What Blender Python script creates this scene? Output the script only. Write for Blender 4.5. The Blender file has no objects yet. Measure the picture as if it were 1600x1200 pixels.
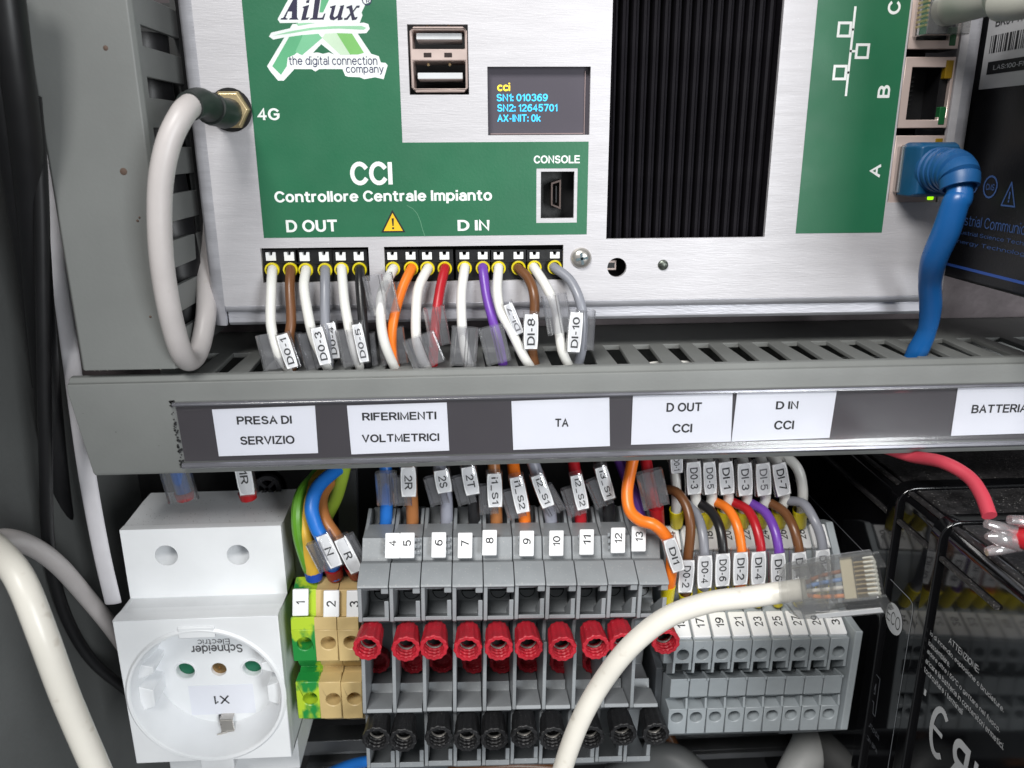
import bpy, bmesh, math, random
from mathutils import Vector, Matrix
random.seed(7)
R = math.radians
V = Vector
sc = bpy.context.scene
COL = sc.collection
S = 0.001                       # everything below is in millimetres

# ------------------------------------------------------------------ camera
NX = V((-70, 375, -1250)).normalized()              # depth direction (world +Y) seen by the camera
ZC = V((-25, 4265, 1250)); ZC = (ZC - NX * ZC.dot(NX)).normalized()
XC = NX.cross(ZC).normalized()
CAM = V((0, -200, 0))
def ray(px, py):
    d = V((px - 800, 600 - py, -1250))
    return V((d.dot(XC), d.dot(NX), d.dot(ZC)))
def P(px, py, Y):
    r = ray(px, py); return CAM + r * ((Y + 200) / r.y)
def PX(px, py, X):
    r = ray(px, py); return CAM + r * (X / r.x)
cd = bpy.data.cameras.new('camera'); cam = bpy.data.objects.new('camera', cd); COL.objects.link(cam)
m = Matrix(((XC.x, XC.y, XC.z), (NX.x, NX.y, NX.z), (ZC.x, ZC.y, ZC.z))).to_4x4()
m.translation = CAM * S
cam.matrix_world = m
cd.sensor_width = 36; cd.lens = 28.125; cd.clip_start = 0.01; cd.clip_end = 10
cd.dof.use_dof = True; cd.dof.focus_distance = 0.2; cd.dof.aperture_fstop = 22
sc.camera = cam

# ------------------------------------------------------------------ world and lamps
w = bpy.data.worlds.new("World"); sc.world = w; w.use_nodes = True
w.node_tree.nodes['Background'].inputs[0].default_value = (0.93, 0.96, 1, 1)
w.node_tree.nodes['Background'].inputs[1].default_value = 0.2
def area(name, loc, target, sx, sy, power, col=(1, 1, 1)):
    l = bpy.data.lights.new(name, 'AREA'); l.shape = 'RECTANGLE'; l.size = sx * S; l.size_y = sy * S
    l.energy = power; l.color = col
    o = bpy.data.objects.new(name, l); COL.objects.link(o)
    o.location = V(loc) * S
    o.rotation_euler = (V(target) - V(loc)).to_track_quat('-Z', 'Y').to_euler()
area('ceiling_lamp', (-220, -620, 560), (0, 0, -60), 420, 220, 9.4, (1, .985, .96))
area('fill_lamp', (420, -800, 60), (20, 0, -90), 220, 380, 5.2, (.95, .98, 1))  # added fill from the front right, lifts the dark under the duct
sc.view_settings.view_transform = 'Standard'; sc.view_settings.look = 'None'
sc.view_settings.exposure = 0; sc.view_settings.gamma = 1
sc.cycles.max_bounces = 10; sc.cycles.transparent_max_bounces = 24

# ------------------------------------------------------------------ materials
def lin(c): return tuple(((v / 255 + 0.055) / 1.055) ** 2.4 if v > 10 else v / 3294 for v in c)
MATS = {}
def mat(name, rgb, rough=.5, metal=0., var=.06, vs=60, bump=0., bs=900, stretch=(1, 1, 1), coat=0., spec=.5, emit=None, es=0, dust=0., rgb2=None, rv=.12, ds=1400, dc=(.55, .53, .5)):
    if name in MATS: return MATS[name]
    mt = bpy.data.materials.new(name); mt.use_nodes = True; MATS[name] = mt
    nt = mt.node_tree; N = nt.nodes; L = nt.links; b = N['Principled BSDF']
    c = lin(rgb)
    tc = N.new('ShaderNodeTexCoord'); mp = N.new('ShaderNodeMapping'); mp.inputs['Scale'].default_value = stretch
    L.new(tc.outputs['Object'], mp.inputs[0])
    n1 = N.new('ShaderNodeTexNoise'); n1.inputs['Scale'].default_value = vs; n1.inputs['Detail'].default_value = 5
    L.new(mp.outputs[0], n1.inputs[0])
    mx = N.new('ShaderNodeMix'); mx.data_type = 'RGBA'
    c2 = lin(rgb2) if rgb2 else tuple(v * (1 - 2.2 * var) for v in c)
    c1 = c if rgb2 else tuple(min(1, v * (1 + var)) for v in c)
    mx.inputs[6].default_value = (*c1, 1); mx.inputs[7].default_value = (*c2, 1)
    rp = N.new('ShaderNodeMapRange'); rp.inputs[1].default_value = .35; rp.inputs[2].default_value = .65
    if rgb2: rp.inputs[1].default_value = .47; rp.inputs[2].default_value = .53
    L.new(n1.outputs[0], rp.inputs[0]); L.new(rp.outputs[0], mx.inputs[0])
    colout = mx.outputs[2]
    if dust:  # specks of a second colour, for dust, stains and painted sparkle
        nd = N.new('ShaderNodeTexNoise'); nd.inputs['Scale'].default_value = ds; nd.inputs['Detail'].default_value = 2
        L.new(tc.outputs['Object'], nd.inputs[0])
        rd = N.new('ShaderNodeMapRange'); rd.inputs[1].default_value = .66; rd.inputs[2].default_value = .72; rd.inputs[4].default_value = dust
        L.new(nd.outputs[0], rd.inputs[0])
        md = N.new('ShaderNodeMix'); md.data_type = 'RGBA'; md.inputs[7].default_value = (*dc, 1)
        L.new(rd.outputs[0], md.inputs[0]); L.new(colout, md.inputs[6]); colout = md.outputs[2]
    L.new(colout, b.inputs['Base Color'])
    b.inputs['Metallic'].default_value = metal
    rr = N.new('ShaderNodeMapRange'); rr.inputs[3].default_value = max(0.02, rough - rv); rr.inputs[4].default_value = min(1, rough + rv)
    n3 = N.new('ShaderNodeTexNoise'); n3.inputs['Scale'].default_value = vs * 2.3; n3.inputs['Detail'].default_value = 4
    L.new(mp.outputs[0], n3.inputs[0]); L.new(n3.outputs[0], rr.inputs[0]); L.new(rr.outputs[0], b.inputs['Roughness'])
    b.inputs['Specular IOR Level'].default_value = spec
    b.inputs['Coat Weight'].default_value = coat; b.inputs['Coat Roughness'].default_value = .08
    if bump:
        n2 = N.new('ShaderNodeTexNoise'); n2.inputs['Scale'].default_value = bs; n2.inputs['Detail'].default_value = 3
        L.new(mp.outputs[0], n2.inputs[0])
        bp = N.new('ShaderNodeBump'); bp.inputs['Strength'].default_value = bump; bp.inputs['Distance'].default_value = .0002
        L.new(n2.outputs[0], bp.inputs['Height']); L.new(bp.outputs[0], b.inputs['Normal'])
    if emit:
        b.inputs['Emission Color'].default_value = (*lin(emit), 1); b.inputs['Emission Strength'].default_value = es
    return mt
def clearmat(name, tint=(1, 1, 1), base=.04, gain=.7, rough=.06, haze=0.0, wavy=0.0):
    mt = bpy.data.materials.new(name); mt.use_nodes = True; MATS[name] = mt
    nt = mt.node_tree; N = nt.nodes; L = nt.links; N.remove(N['Principled BSDF'])
    out = N['Material Output']
    tr = N.new('ShaderNodeBsdfTransparent'); tr.inputs[0].default_value = (*tint, 1)
    gl = N.new('ShaderNodeBsdfGlossy'); gl.inputs['Roughness'].default_value = rough
    df = N.new('ShaderNodeBsdfDiffuse'); df.inputs[0].default_value = (.75, .76, .78, 1)
    lw = N.new('ShaderNodeLayerWeight'); lw.inputs[0].default_value = .35
    mr = N.new('ShaderNodeMapRange'); mr.inputs[3].default_value = base; mr.inputs[4].default_value = gain
    L.new(lw.outputs['Facing'], mr.inputs[0])
    m0 = N.new('ShaderNodeMixShader'); m0.inputs[0].default_value = haze
    L.new(tr.outputs[0], m0.inputs[1]); L.new(df.outputs[0], m0.inputs[2])
    m1 = N.new('ShaderNodeMixShader'); L.new(mr.outputs[0], m1.inputs[0]); L.new(m0.outputs[0], m1.inputs[1]); L.new(gl.outputs[0], m1.inputs[2])
    tcn = N.new('ShaderNodeTexCoord'); nz = N.new('ShaderNodeTexNoise'); nz.inputs['Scale'].default_value = 120
    L.new(tcn.outputs['Object'], nz.inputs[0])
    bp = N.new('ShaderNodeBump'); bp.inputs['Strength'].default_value = wavy; bp.inputs['Distance'].default_value = .0002
    L.new(nz.outputs[0], bp.inputs['Height']); 
    if wavy: L.new(bp.outputs[0], gl.inputs['Normal']); L.new(bp.outputs[0], lw.inputs['Normal'])
    L.new(m1.outputs[0], out.inputs[0])
    return mt
ALU = mat('brushed_aluminium', (198, 196, 199), .52, .3, .025, 110, .25, 700, (.45, 1, 4), dust=.5, ds=3200, dc=(.95, .95, .96))  # bright specks paint the metal's sparkle into its colour
SIDEALU = mat('folded_aluminium', (190, 190, 196), .42, .45, .06, 60, .3, 400, (1, 1, 6))
GALV = mat('galvanised_plate', (98, 90, 92), .55, .4, .12, 90, .5, 500)
GREEN = mat('green_film', (36, 104, 72), .42, 0, .04, 50, .12, 1500)
DUCT = mat('grey_duct_plastic', (121, 123, 121), .5, 0, .04, 40, .15, 1200)
WALL = mat('dark_grey_paint', (106, 108, 107), .5, 0, .05, 30, .3, 900)
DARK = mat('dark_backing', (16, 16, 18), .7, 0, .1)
BLACKP = mat('black_plastic', (20, 20, 22), .4, 0, .1, 80, .15, 900)
BLACKC = mat('black_cable_jacket', (18, 18, 20), .45, 0, .1)
FIN = mat('black_anodised', (30, 28, 33), .42, .25, .1, 80, .2, 900)
WHITEP = mat('white_moulded_plastic', (234, 236, 238), .38, 0, .02, 60, .06, 1500)
WHITED = mat('dusty_white_plastic', (224, 226, 228), .45, 0, .04, 60, .2, 1500, dust=-.0)
TAGW = mat('white_tag', (236, 237, 238), .4, 0, .02)
PAPER = mat('printed_paper', (226, 228, 236), .6, 0, .015, 40, .05)
INK = mat('black_print', (22, 22, 26), .6)
INKG = mat('faded_print', (120, 120, 124), .6)
WINK = mat('white_print', (235, 238, 236), .5)
GINK = mat('grey_print', (184, 187, 191), .5)
GREYT = mat('grey_terminal_plastic', (140, 144, 147), .42, 0, .05, 90, .22, 1100, dust=.35, ds=1900)
GREYS = mat('light_grey_terminal_plastic', (156, 163, 167), .42, 0, .05, 90, .22, 1100, dust=.25, ds=1900)
BEIGE = mat('beige_terminal_plastic', (204, 178, 124), .45, 0, .05, 90, .15, 1300)
GY = mat('green_yellow_plastic', (34, 138, 62), .4, 0, .1, 120, .1, 1300, (1, 1, .6), rgb2=(176, 204, 50))
REDP = mat('red_sleeve_plastic', (172, 26, 42), .5, 0, .1, 200, .9, 2200, dust=.35, ds=2600, dc=(.75, .4, .42))
BLKS = mat('black_sleeve_plastic', (20, 20, 22), .5, 0, .1, 200, .9, 2200, dust=.3, ds=2600, dc=(.3, .3, .3))
STEEL = mat('steel', (200, 196, 190), .3, .8, .05)
COPPER = mat('nickelled_shell', (216, 196, 188), .34, .4, .06)
GOLD = mat('brass', (226, 204, 158), .3, .8, .06)
CREAM = mat('cream_cable_jacket', (222, 218, 208), .36, 0, .03, 60, .2, 400, dust=.35, ds=230, dc=(.42, .36, .28))
GREYC = mat('light_grey_cable_jacket', (196, 190, 188), .4, 0, .04, 60, .2, 400, dust=.2, ds=260, dc=(.42, .38, .32))
WIREC = {
 'white': mat('white_wire', (228, 227, 222), .36, 0, .03), 'brown': mat('brown_wire', (112, 72, 42), .36, 0, .06),
 'grey': mat('grey_wire', (136, 138, 146), .36, 0, .04), 'black': mat('black_wire', (30, 30, 32), .34, 0, .06),
 'orange': mat('orange_wire', (240, 122, 34), .36, 0, .04), 'red': mat('red_wire', (176, 24, 36), .36, 0, .05),
 'purple': mat('purple_wire', (112, 66, 168), .36, 0, .05), 'blue': mat('blue_wire', (34, 112, 200), .36, 0, .05),
 'tan': mat('tan_wire', (164, 106, 60), .36, 0, .05), 'lilac': mat('lilac_wire', (150, 152, 164), .36, 0, .05)}
YELF = mat('yellow_ferrule', (226, 208, 24), .4, 0, .04)
REDF = mat('red_ferrule', (178, 24, 30), .4, 0, .04)
BLUF = mat('blue_ferrule', (26, 70, 170), .4, 0, .04)
BLUEC = mat('blue_cable_jacket', (24, 92, 158), .3, 0, .05, 60, .1, 400)
TEAL = mat('blue_boot_rubber', (26, 84, 138), .42, 0, .05)
GLOSSB = mat('glossy_black_case', (12, 12, 14), .07, 0, .1, 40, 0, spec=.75, rv=.03)
GRAINB = mat('grained_black_case', (40, 39, 40), .45, 0, .25, 400, 1.0, 1300, dust=.5, ds=1700)
SWITB = mat('dark_device_case', (20, 20, 23), .35, 0, .1, 60, .15, 1200)
SCREEN = mat('display_glass', (88, 84, 92), .12, 0, .02, coat=.6)
YEL = mat('warning_yellow', (240, 196, 30), .5)
CLEAR = clearmat('clear_sleeve_plastic', (.98, .98, .99), .06, .85, .1, .05)
CLEARH = clearmat('hazy_sleeve_plastic', (.9, .9, .92), .06, .75, .12, .05)
PLUGC = clearmat('clear_plug_plastic', (.97, .97, .96), .13, 1.0, .05, .09, .2)
STRIPC = clearmat('clear_holder_plastic', (.95, .95, .96), .04, .45, .16, .01)

# ------------------------------------------------------------------ builders
def link(me, name, material, parent=None):
    o = bpy.data.objects.new(name, me); COL.objects.link(o)
    if material is not None:
        me.materials.clear(); me.materials.append(material)
    if parent is not None: o.parent = parent
    return o
class MB:
    def __init__(s): s.v = []; s.f = []
    def add(s, vs, fs):
        b = len(s.v); s.v += [tuple(v) for v in vs]; s.f += [tuple(i + b for i in f) for f in fs]; return s
    def box(s, x0, x1, y0, y1, z0, z1, fr=None):
        vs = [V((x, y, z)) for x in (x0, x1) for y in (y0, y1) for z in (z0, z1)]
        if fr: vs = [fr(v) for v in vs]
        return s.add(vs, [(0, 1, 3, 2), (4, 6, 7, 5), (0, 4, 5, 1), (2, 3, 7, 6), (0, 2, 6, 4), (1, 5, 7, 3)])
    def hexa(s, a, b):           # two quads (lists of four points), same winding
        return s.add(list(a) + list(b), [(0, 1, 2, 3), (7, 6, 5, 4), (0, 4, 5, 1), (1, 5, 6, 2), (2, 6, 7, 3), (3, 7, 4, 0)])
    def prism(s, pts, x0, x1, fr=None, ax='x'):
        n = len(pts)
        f = {'x': lambda t, p: V((t, p[0], p[1])), 'y': lambda t, p: V((p[0], t, p[1])), 'z': lambda t, p: V((p[0], p[1], t))}[ax]
        vs = [f(x0, p) for p in pts] + [f(x1, p) for p in pts]
        if fr: vs = [fr(v) for v in vs]
        return s.add(vs, [tuple(range(n - 1, -1, -1)), tuple(range(n, 2 * n))] + [(i, (i + 1) % n, n + (i + 1) % n, n + i) for i in range(n)])
    def rings(s, rings, closed=True, caps=(True, True)):
        n = len(rings[0]); vs = [p for r in rings for p in r]; fs = []
        for k in range(len(rings) - 1):
            for i in range(n if closed else n - 1):
                j = (i + 1) % n; fs.append((k * n + i, k * n + j, (k + 1) * n + j, (k + 1) * n + i))
        if closed and caps[0]: fs.append(tuple(range(n - 1, -1, -1)))
        if closed and caps[1]: fs.append(tuple(range((len(rings) - 1) * n, len(rings) * n)))
        return s.add(vs, fs)
    def lathe(s, prof, c, axis, n=24, scal=0, caps=(True, True)):   # prof: (distance along axis, radius)
        a = V(axis).normalized(); t = V((0, 0, 1)) if abs(a.z) < .9 else V((1, 0, 0))
        u = a.cross(t).normalized(); v = a.cross(u); c = V(c)
        rg = []
        for d, r in prof:
            rg.append([c + a * d + (u * math.cos(2 * math.pi * i / n) + v * math.sin(2 * math.pi * i / n)) * (r * (1 + (scal * math.cos(12 * 2 * math.pi * i / n) if scal and r > 2.55 else 0))) for i in range(n)])
        return s.rings(rg, True, caps)
    def tube(s, pts, r, n=12, sub=6, flat=1.0, caps=(True, True)):
        path, rad = smooth_path(pts, r, sub)
        rg = []; u = None
        for i, p in enumerate(path):
            d = (path[min(i + 1, len(path) - 1)] - path[max(i - 1, 0)]).normalized()
            if u is None: u = d.cross(V((0, 1, 0.1))).normalized()
            u = (u - d * u.dot(d)).normalized(); v = d.cross(u)
            rg.append([p + u * math.cos(2 * math.pi * k / n) * rad[i] + v * math.sin(2 * math.pi * k / n) * rad[i] * flat for k in range(n)])
        return s.rings(rg, True, caps)
    def build(s, name, material, parent=None, org=None, bevel=0, seg=2, angle=.6, smooth=True):
        o0 = V(org) if org is not None else V((0, 0, 0))
        me = bpy.data.meshes.new(name)
        me.from_pydata([((x - o0.x) * S, (y - o0.y) * S, (z - o0.z) * S) for x, y, z in s.v], [], s.f)
        bm = bmesh.new(); bm.from_mesh(me); bmesh.ops.recalc_face_normals(bm, faces=bm.faces); bm.to_mesh(me); bm.free()
        finish(me, angle, smooth)
        o = link(me, name, material, parent)
        if bevel:
            md = o.modifiers.new('bevel', 'BEVEL'); md.width = bevel * S; md.segments = seg; md.limit_method = 'ANGLE'; md.angle_limit = .6
            md.harden_normals = True
        return o
def finish(me, angle=.6, smooth=True):
    if smooth:
        me.polygons.foreach_set('use_smooth', [True] * len(me.polygons)); me.set_sharp_from_angle(angle=angle)
    me.update()
def smooth_path(pts, r, sub=6):
    pts = [V(p) for p in pts]; n = len(pts)
    rr = r if isinstance(r, (list, tuple)) else [r] * n
    if n == 2: return pts, list(rr)
    out = []; ro = []
    for i in range(n - 1):
        p0 = pts[max(i - 1, 0)]; p1 = pts[i]; p2 = pts[i + 1]; p3 = pts[min(i + 2, n - 1)]
        if i == 0: p0 = p1 * 2 - p2
        if i == n - 2: p3 = p2 * 2 - p1
        for k in range(sub):
            t = k / sub
            out.append(0.5 * ((2 * p1) + (p2 - p0) * t + (2 * p0 - 5 * p1 + 4 * p2 - p3) * t * t + (3 * p1 - p0 - 3 * p2 + p3) * t ** 3))
            ro.append(rr[i] * (1 - t) + rr[i + 1] * t)
    out.append(pts[-1]); ro.append(rr[-1])
    return out, ro
def thing(name, label, cat, loc, group=None, kind=None, roty=0):
    o = bpy.data.objects.new(name, None); COL.objects.link(o); o.location = V(loc) * S
    o.rotation_euler = (0, roty, 0); o.empty_display_size = .005
    tag(o, label, cat, group, kind); return o
def tag(o, label=None, cat=None, group=None, kind=None):
    if label: o['label'] = label
    if cat: o['category'] = cat
    if group: o['group'] = group
    if kind: o['kind'] = kind
    return o
def curve2mesh(loops, thick):
    c = bpy.data.curves.new('outline', 'CURVE'); c.dimensions = '2D'; c.fill_mode = 'BOTH'; c.extrude = thick / 2
    for lp in loops:
        sp = c.splines.new('POLY'); sp.points.add(len(lp) - 1)
        for i, p in enumerate(lp): sp.points[i].co = (p[0], p[1], 0, 1)
        sp.use_cyclic_u = True
    ob = bpy.data.objects.new('outline', c); me = bpy.data.meshes.new_from_object(ob)
    bpy.data.objects.remove(ob); bpy.data.curves.remove(c); return me
def plate(name, loops, y0, y1, material, parent, org=(0, 0, 0), fr=None, bevel=0):
    """flat plate with holes; loops are (x, z) outlines, the plate spans y0..y1"""
    me = curve2mesh(loops, abs(y1 - y0)); ym = (y0 + y1) / 2; o0 = V(org)
    for v in me.vertices:
        q = V((v.co.x, ym - v.co.z, v.co.y))
        if fr: q = fr(q)
        v.co = (q - o0) * S
    bm = bmesh.new(); bm.from_mesh(me); bmesh.ops.remove_doubles(bm, verts=bm.verts, dist=1e-7)
    bmesh.ops.recalc_face_normals(bm, faces=bm.faces); bm.to_mesh(me); bm.free()
    finish(me, .6)
    o = link(me, name, material, parent)
    if bevel:
        md = o.modifiers.new('bevel', 'BEVEL'); md.width = bevel * S; md.segments = 1; md.limit_method = 'ANGLE'; md.angle_limit = .9
    return o
def circ(cx, cz, r, n=24): return [(cx + r * math.cos(2 * math.pi * i / n), cz + r * math.sin(2 * math.pi * i / n)) for i in range(n)]
def rect(x0, x1, z0, z1): return [(x0, z0), (x1, z0), (x1, z1), (x0, z1)]
# letters drawn as strokes: points, or ('a', cx, cy, rx, ry, from, to) for an arc; capital height 10
def A_(cx, cy, rx, ry, a0, a1): return ('a', cx, cy, rx, ry, a0, a1)
def O_(cx, cy, rx, ry): return [A_(cx, cy, rx, ry, 90, 450)]
BOWL = O_(3, 3.6, 3, 3.6)
LET = {
 'A': [[(0, 0), (3.6, 10), (7.2, 0)], [(1.3, 3.4), (5.9, 3.4)]],
 'B': [[(0, 0), (0, 10), A_(3.5, 7.6, 2.7, 2.4, 90, -90), (0, 5.2)], [(3.5, 5.2), A_(3.7, 2.6, 3, 2.6, 90, -90), (0, 0)]],
 'C': [[A_(4, 5, 4, 5, 38, 322)]],
 'D': [[(0, 0), (0, 10), A_(3, 5, 4.2, 5, 90, -90), (0, 0)]],
 'E': [[(6, 10), (0, 10), (0, 0), (6.1, 0)], [(0, 5.2), (5.6, 5.2)]],
 'F': [[(5.8, 10), (0, 10), (0, 0)], [(0, 5.2), (5, 5.2)]],
 'G': [[A_(4.1, 5, 4.1, 5, 40, 325), (7.7, 4.8), (4.6, 4.8)]],
 'H': [[(0, 0), (0, 10)], [(6.6, 0), (6.6, 10)], [(0, 5.2), (6.6, 5.2)]],
 'I': [[(0, 0), (0, 10)]],
 'J': [[(4.6, 10), (4.6, 2.6), A_(2.3, 2.6, 2.3, 2.6, 0, -180)]],
 'K': [[(0, 0), (0, 10)], [(6.3, 10), (0, 3.4)], [(2.3, 6), (6.7, 0)]],
 'L': [[(0, 10), (0, 0), (5.6, 0)]],
 'M': [[(0, 0), (0, 10), (3.9, 1), (7.8, 10), (7.8, 0)]],
 'N': [[(0, 0), (0, 10), (6.5, 0), (6.5, 10)]],
 'O': [O_(4.2, 5, 4.2, 5)],
 'P': [[(0, 0), (0, 10), A_(3.6, 7.3, 2.8, 2.7, 90, -90), (0, 4.6)]],
 'R': [[(0, 0), (0, 10), A_(3.6, 7.4, 2.9, 2.6, 90, -90), (0, 4.8)], [(3.6, 4.8), (6.7, 0)]],
 'S': [[A_(3.2, 7.5, 2.8, 2.5, 25, 270), A_(3.3, 2.5, 3.1, 2.5, 90, -160)]],
 'T': [[(0, 10), (7, 10)], [(3.5, 10), (3.5, 0)]],
 'U': [[(0, 10), (0, 3.3), A_(3.3, 3.3, 3.3, 3.3, 180, 360), (6.6, 10)]],
 'V': [[(0, 10), (3.5, 0), (7, 10)]],
 'W': [[(0, 10), (2.4, 0), (4.8, 10), (7.2, 0), (9.6, 10)]],
 'X': [[(0, 10), (6.6, 0)], [(6.6, 10), (0, 0)]],
 'Y': [[(0, 10), (3.4, 4.6), (6.8, 10)], [(3.4, 4.6), (3.4, 0)]],
 'Z': [[(.2, 10), (6.4, 10), (0, 0), (6.6, 0)]],
 'a': [[(5.2, 0), (5.2, 4.8), A_(2.8, 4.8, 2.4, 2.4, 0, 150)], O_(2.6, 2.1, 2.6, 2.1)],
 'b': [[(0, 0), (0, 10)], BOWL], 'c': [[A_(3, 3.6, 3, 3.6, 48, 312)]], 'd': [[(6, 0), (6, 10)], BOWL],
 'e': [[(.1, 3.8), (5.9, 3.8), A_(3, 3.6, 3, 3.6, 4, 318)]],
 'f': [[(1.3, 0), (1.3, 8.3), A_(2.9, 8.3, 1.6, 1.7, 180, 90), (3.5, 10)], [(0, 7), (3.3, 7)]],
 'g': [BOWL, [(6, 7.2), (6, -.4), A_(3, -.4, 3, 2.4, 0, -150)]],
 'h': [[(0, 0), (0, 10)], [(0, 4), A_(2.7, 4.5, 2.7, 2.7, 180, 0), (5.4, 0)]],
 'i': [[(0, 0), (0, 6.5)], [(0, 9.5), (0, 10.1)]], 'k': [[(0, 0), (0, 10)], [(4.9, 7.2), (0, 2.6)], [(1.8, 4.4), (5.2, 0)]],
 'l': [[(0, 0), (0, 10)]],
 'm': [[(0, 0), (0, 7.2)], [(0, 4), A_(2.1, 4.8, 2.1, 2.4, 180, 0), (4.2, 0)], [(4.2, 4), A_(6.3, 4.8, 2.1, 2.4, 180, 0), (8.4, 0)]],
 'n': [[(0, 0), (0, 7.2)], [(0, 4), A_(2.7, 4.5, 2.7, 2.7, 180, 0), (5.4, 0)]],
 'o': [BOWL], 'p': [[(0, 7.2), (0, -2.8)], BOWL], 'r': [[(0, 0), (0, 7.2)], [(0, 4), A_(2.4, 4.4, 2.4, 2.7, 180, 80)]],
 's': [[A_(2.4, 5.4, 2.2, 1.8, 30, 270), A_(2.5, 1.8, 2.4, 1.8, 90, -150)]],
 't': [[(1.5, 9.4), (1.5, 1.6), A_(2.9, 1.6, 1.4, 1.6, 180, 270), (3.6, 0)], [(0, 7.1), (3.5, 7.1)]],
 'u': [[(0, 7.2), (0, 2.7), A_(2.7, 2.7, 2.7, 2.7, 180, 360)], [(5.4, 7.2), (5.4, 0)]],
 'v': [[(0, 7.2), (2.7, 0), (5.4, 7.2)]], 'y': [[(0, 7.2), (2.8, 0)], [(5.5, 7.2), (2.2, -1.6), (.6, -2.8)]],
 'z': [[(0, 7.2), (4.8, 7.2), (0, 0), (5, 0)]],
 '0': [O_(3, 5, 3, 5)], '1': [[(.2, 7.6), (2.5, 10), (2.5, 0)]],
 '2': [[A_(3, 7.2, 2.8, 2.8, 165, -35), (0, 0), (6, 0)]],
 '3': [[A_(2.9, 7.6, 2.6, 2.4, 155, -90), A_(2.9, 2.6, 2.9, 2.6, 90, -155)]],
 '4': [[(4.4, 0), (4.4, 10), (0, 3), (6, 3)]],
 '5': [[(5.4, 10), (1, 10), (.4, 5.2), A_(2.9, 3.2, 2.9, 3.2, 130, -150)]],
 '6': [O_(3, 3.1, 2.9, 3.1), [A_(3.9, 3.9, 3.8, 6.1, 180, 62)]],
 '7': [[(0, 10), (5.8, 10), (2.2, 0)]],
 '8': [O_(3, 7.5, 2.5, 2.5), O_(3, 2.6, 2.9, 2.6)],
 '9': [O_(3, 6.9, 2.9, 3.1), [A_(2.1, 6.1, 3.8, 6.1, 0, -118)]],
 '-': [[(0, 4), (3.2, 4)]], '_': [[(0, -1.6), (6, -1.6)]], ':': [[(0, 0), (0, 1.2)], [(0, 5.6), (0, 6.8)]],
 '.': [[(0, 0), (0, 1.2)]], ',': [[(.4, 1), (0, -1.4)]], '!': [[(0, 3.2), (0, 10)], [(0, 0), (0, 1.3)]], '°': [O_(1.5, 8.6, 1.4, 1.4)]}
def stroke_points(st):
    out = []
    for q in st:
        if q[0] == 'a':
            _, cx, cy, rx, ry, a0, a1 = q; k = max(4, int(abs(a1 - a0) / 15))
            out += [(cx + rx * math.cos(R(a0 + (a1 - a0) * j / k)), cy + ry * math.sin(R(a0 + (a1 - a0) * j / k))) for j in range(k + 1)]
        else: out.append(q)
    return [p for j, p in enumerate(out) if j == 0 or abs(p[0] - out[j - 1][0]) + abs(p[1] - out[j - 1][1]) > .05]
GL = {}
def glyphs(text, bold, shear, spacing=1.0):
    key = (text, bold, shear, spacing)
    if key not in GL:
        wt = 1.15 + 32 * bold; pen = 0; vs = []; fs = []      # stroke width
        for ch in text:
            if ch == ' ': pen += 3.6; continue
            adv = 0
            for st in LET[ch]:
                p = stroke_points(st); n = len(p); ring = abs(p[0][0] - p[-1][0]) + abs(p[0][1] - p[-1][1]) < .05 and n > 5
                adv = max(adv, max(q[0] for q in p)); b = len(vs)
                for j in range(n):
                    a = p[j - 1] if j else (p[n - 2] if ring else None); c = p[j + 1] if j < n - 1 else (p[1] if ring else None)
                    d1 = V((p[j][0] - a[0], p[j][1] - a[1])).normalized() if a else None
                    d2 = V((c[0] - p[j][0], c[1] - p[j][1])).normalized() if c else None
                    if d1 is None: d1 = d2
                    if d2 is None: d2 = d1
                    n1 = V((-d1.y, d1.x)); n2 = V((-d2.y, d2.x)); mm = n1 + n2
                    if mm.length < .3: mm = n1
                    mm = mm.normalized(); k = min(1 / max(mm.dot(n1), .45), 1.7) * wt / 2
                    e = V((0, 0))
                    if not a and not ring: e = -d2 * (wt * .0 if ch in '-_' else wt * .35)
                    if not c and not ring: e = d1 * (wt * .0 if ch in '-_' else wt * .35)
                    for sg in (1, -1):
                        x = p[j][0] + mm.x * k * sg + e.x; y = p[j][1] + mm.y * k * sg + e.y
                        vs.append((pen + x + shear * y, y))
                fs += [(b + 2 * j, b + 2 * j + 1, b + 2 * j + 3, b + 2 * j + 2) for j in range(n - 1)]
            pen += (adv + wt * .55 + 1.75) * spacing
        x0 = min(v[0] for v in vs); x1 = max(v[0] for v in vs); z0 = min(v[1] for v in vs); z1 = max(v[1] for v in vs)
        GL[key] = ([((v[0] - (x0 + x1) / 2) / (x1 - x0), (v[1] - (z0 + z1) / 2) / (z1 - z0)) for v in vs], fs, (x1 - x0) / (z1 - z0))
    return GL[key]
def lettering(text, c, u, v, w, h, material, parent, org=(0, 0, 0), bold=.012, shear=0, lift=.06, name='lettering', spacing=1.0):
    vs, fs, asp = glyphs(text, bold, shear, spacing)
    u = V(u).normalized(); v = V(v); v = (v - u * v.dot(u)).normalized(); n = u.cross(v)
    c = V(c) + n * lift - V(org)
    if w is None: w = h * asp
    if h is None: h = w / asp
    me = bpy.data.meshes.new(name)
    nf_ = {}
    for fi, f_ in enumerate(fs):
        for i_ in f_: nf_[i_] = fi
    me.from_pydata([tuple((c + u * (x * w) + v * (y * h) + n * (.0004 * (nf_[i_] % 40))) * S) for i_, (x, y) in enumerate(vs)], [], fs); me.update()
    return link(me, name, material, parent)
def poly(pts, name, material, parent, org=(0, 0, 0)):
    """flat printed shape from world points"""
    mb = MB(); mb.add(pts, [tuple(range(len(pts)))]); return mb.build(name, material, parent, org, smooth=False)
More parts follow.
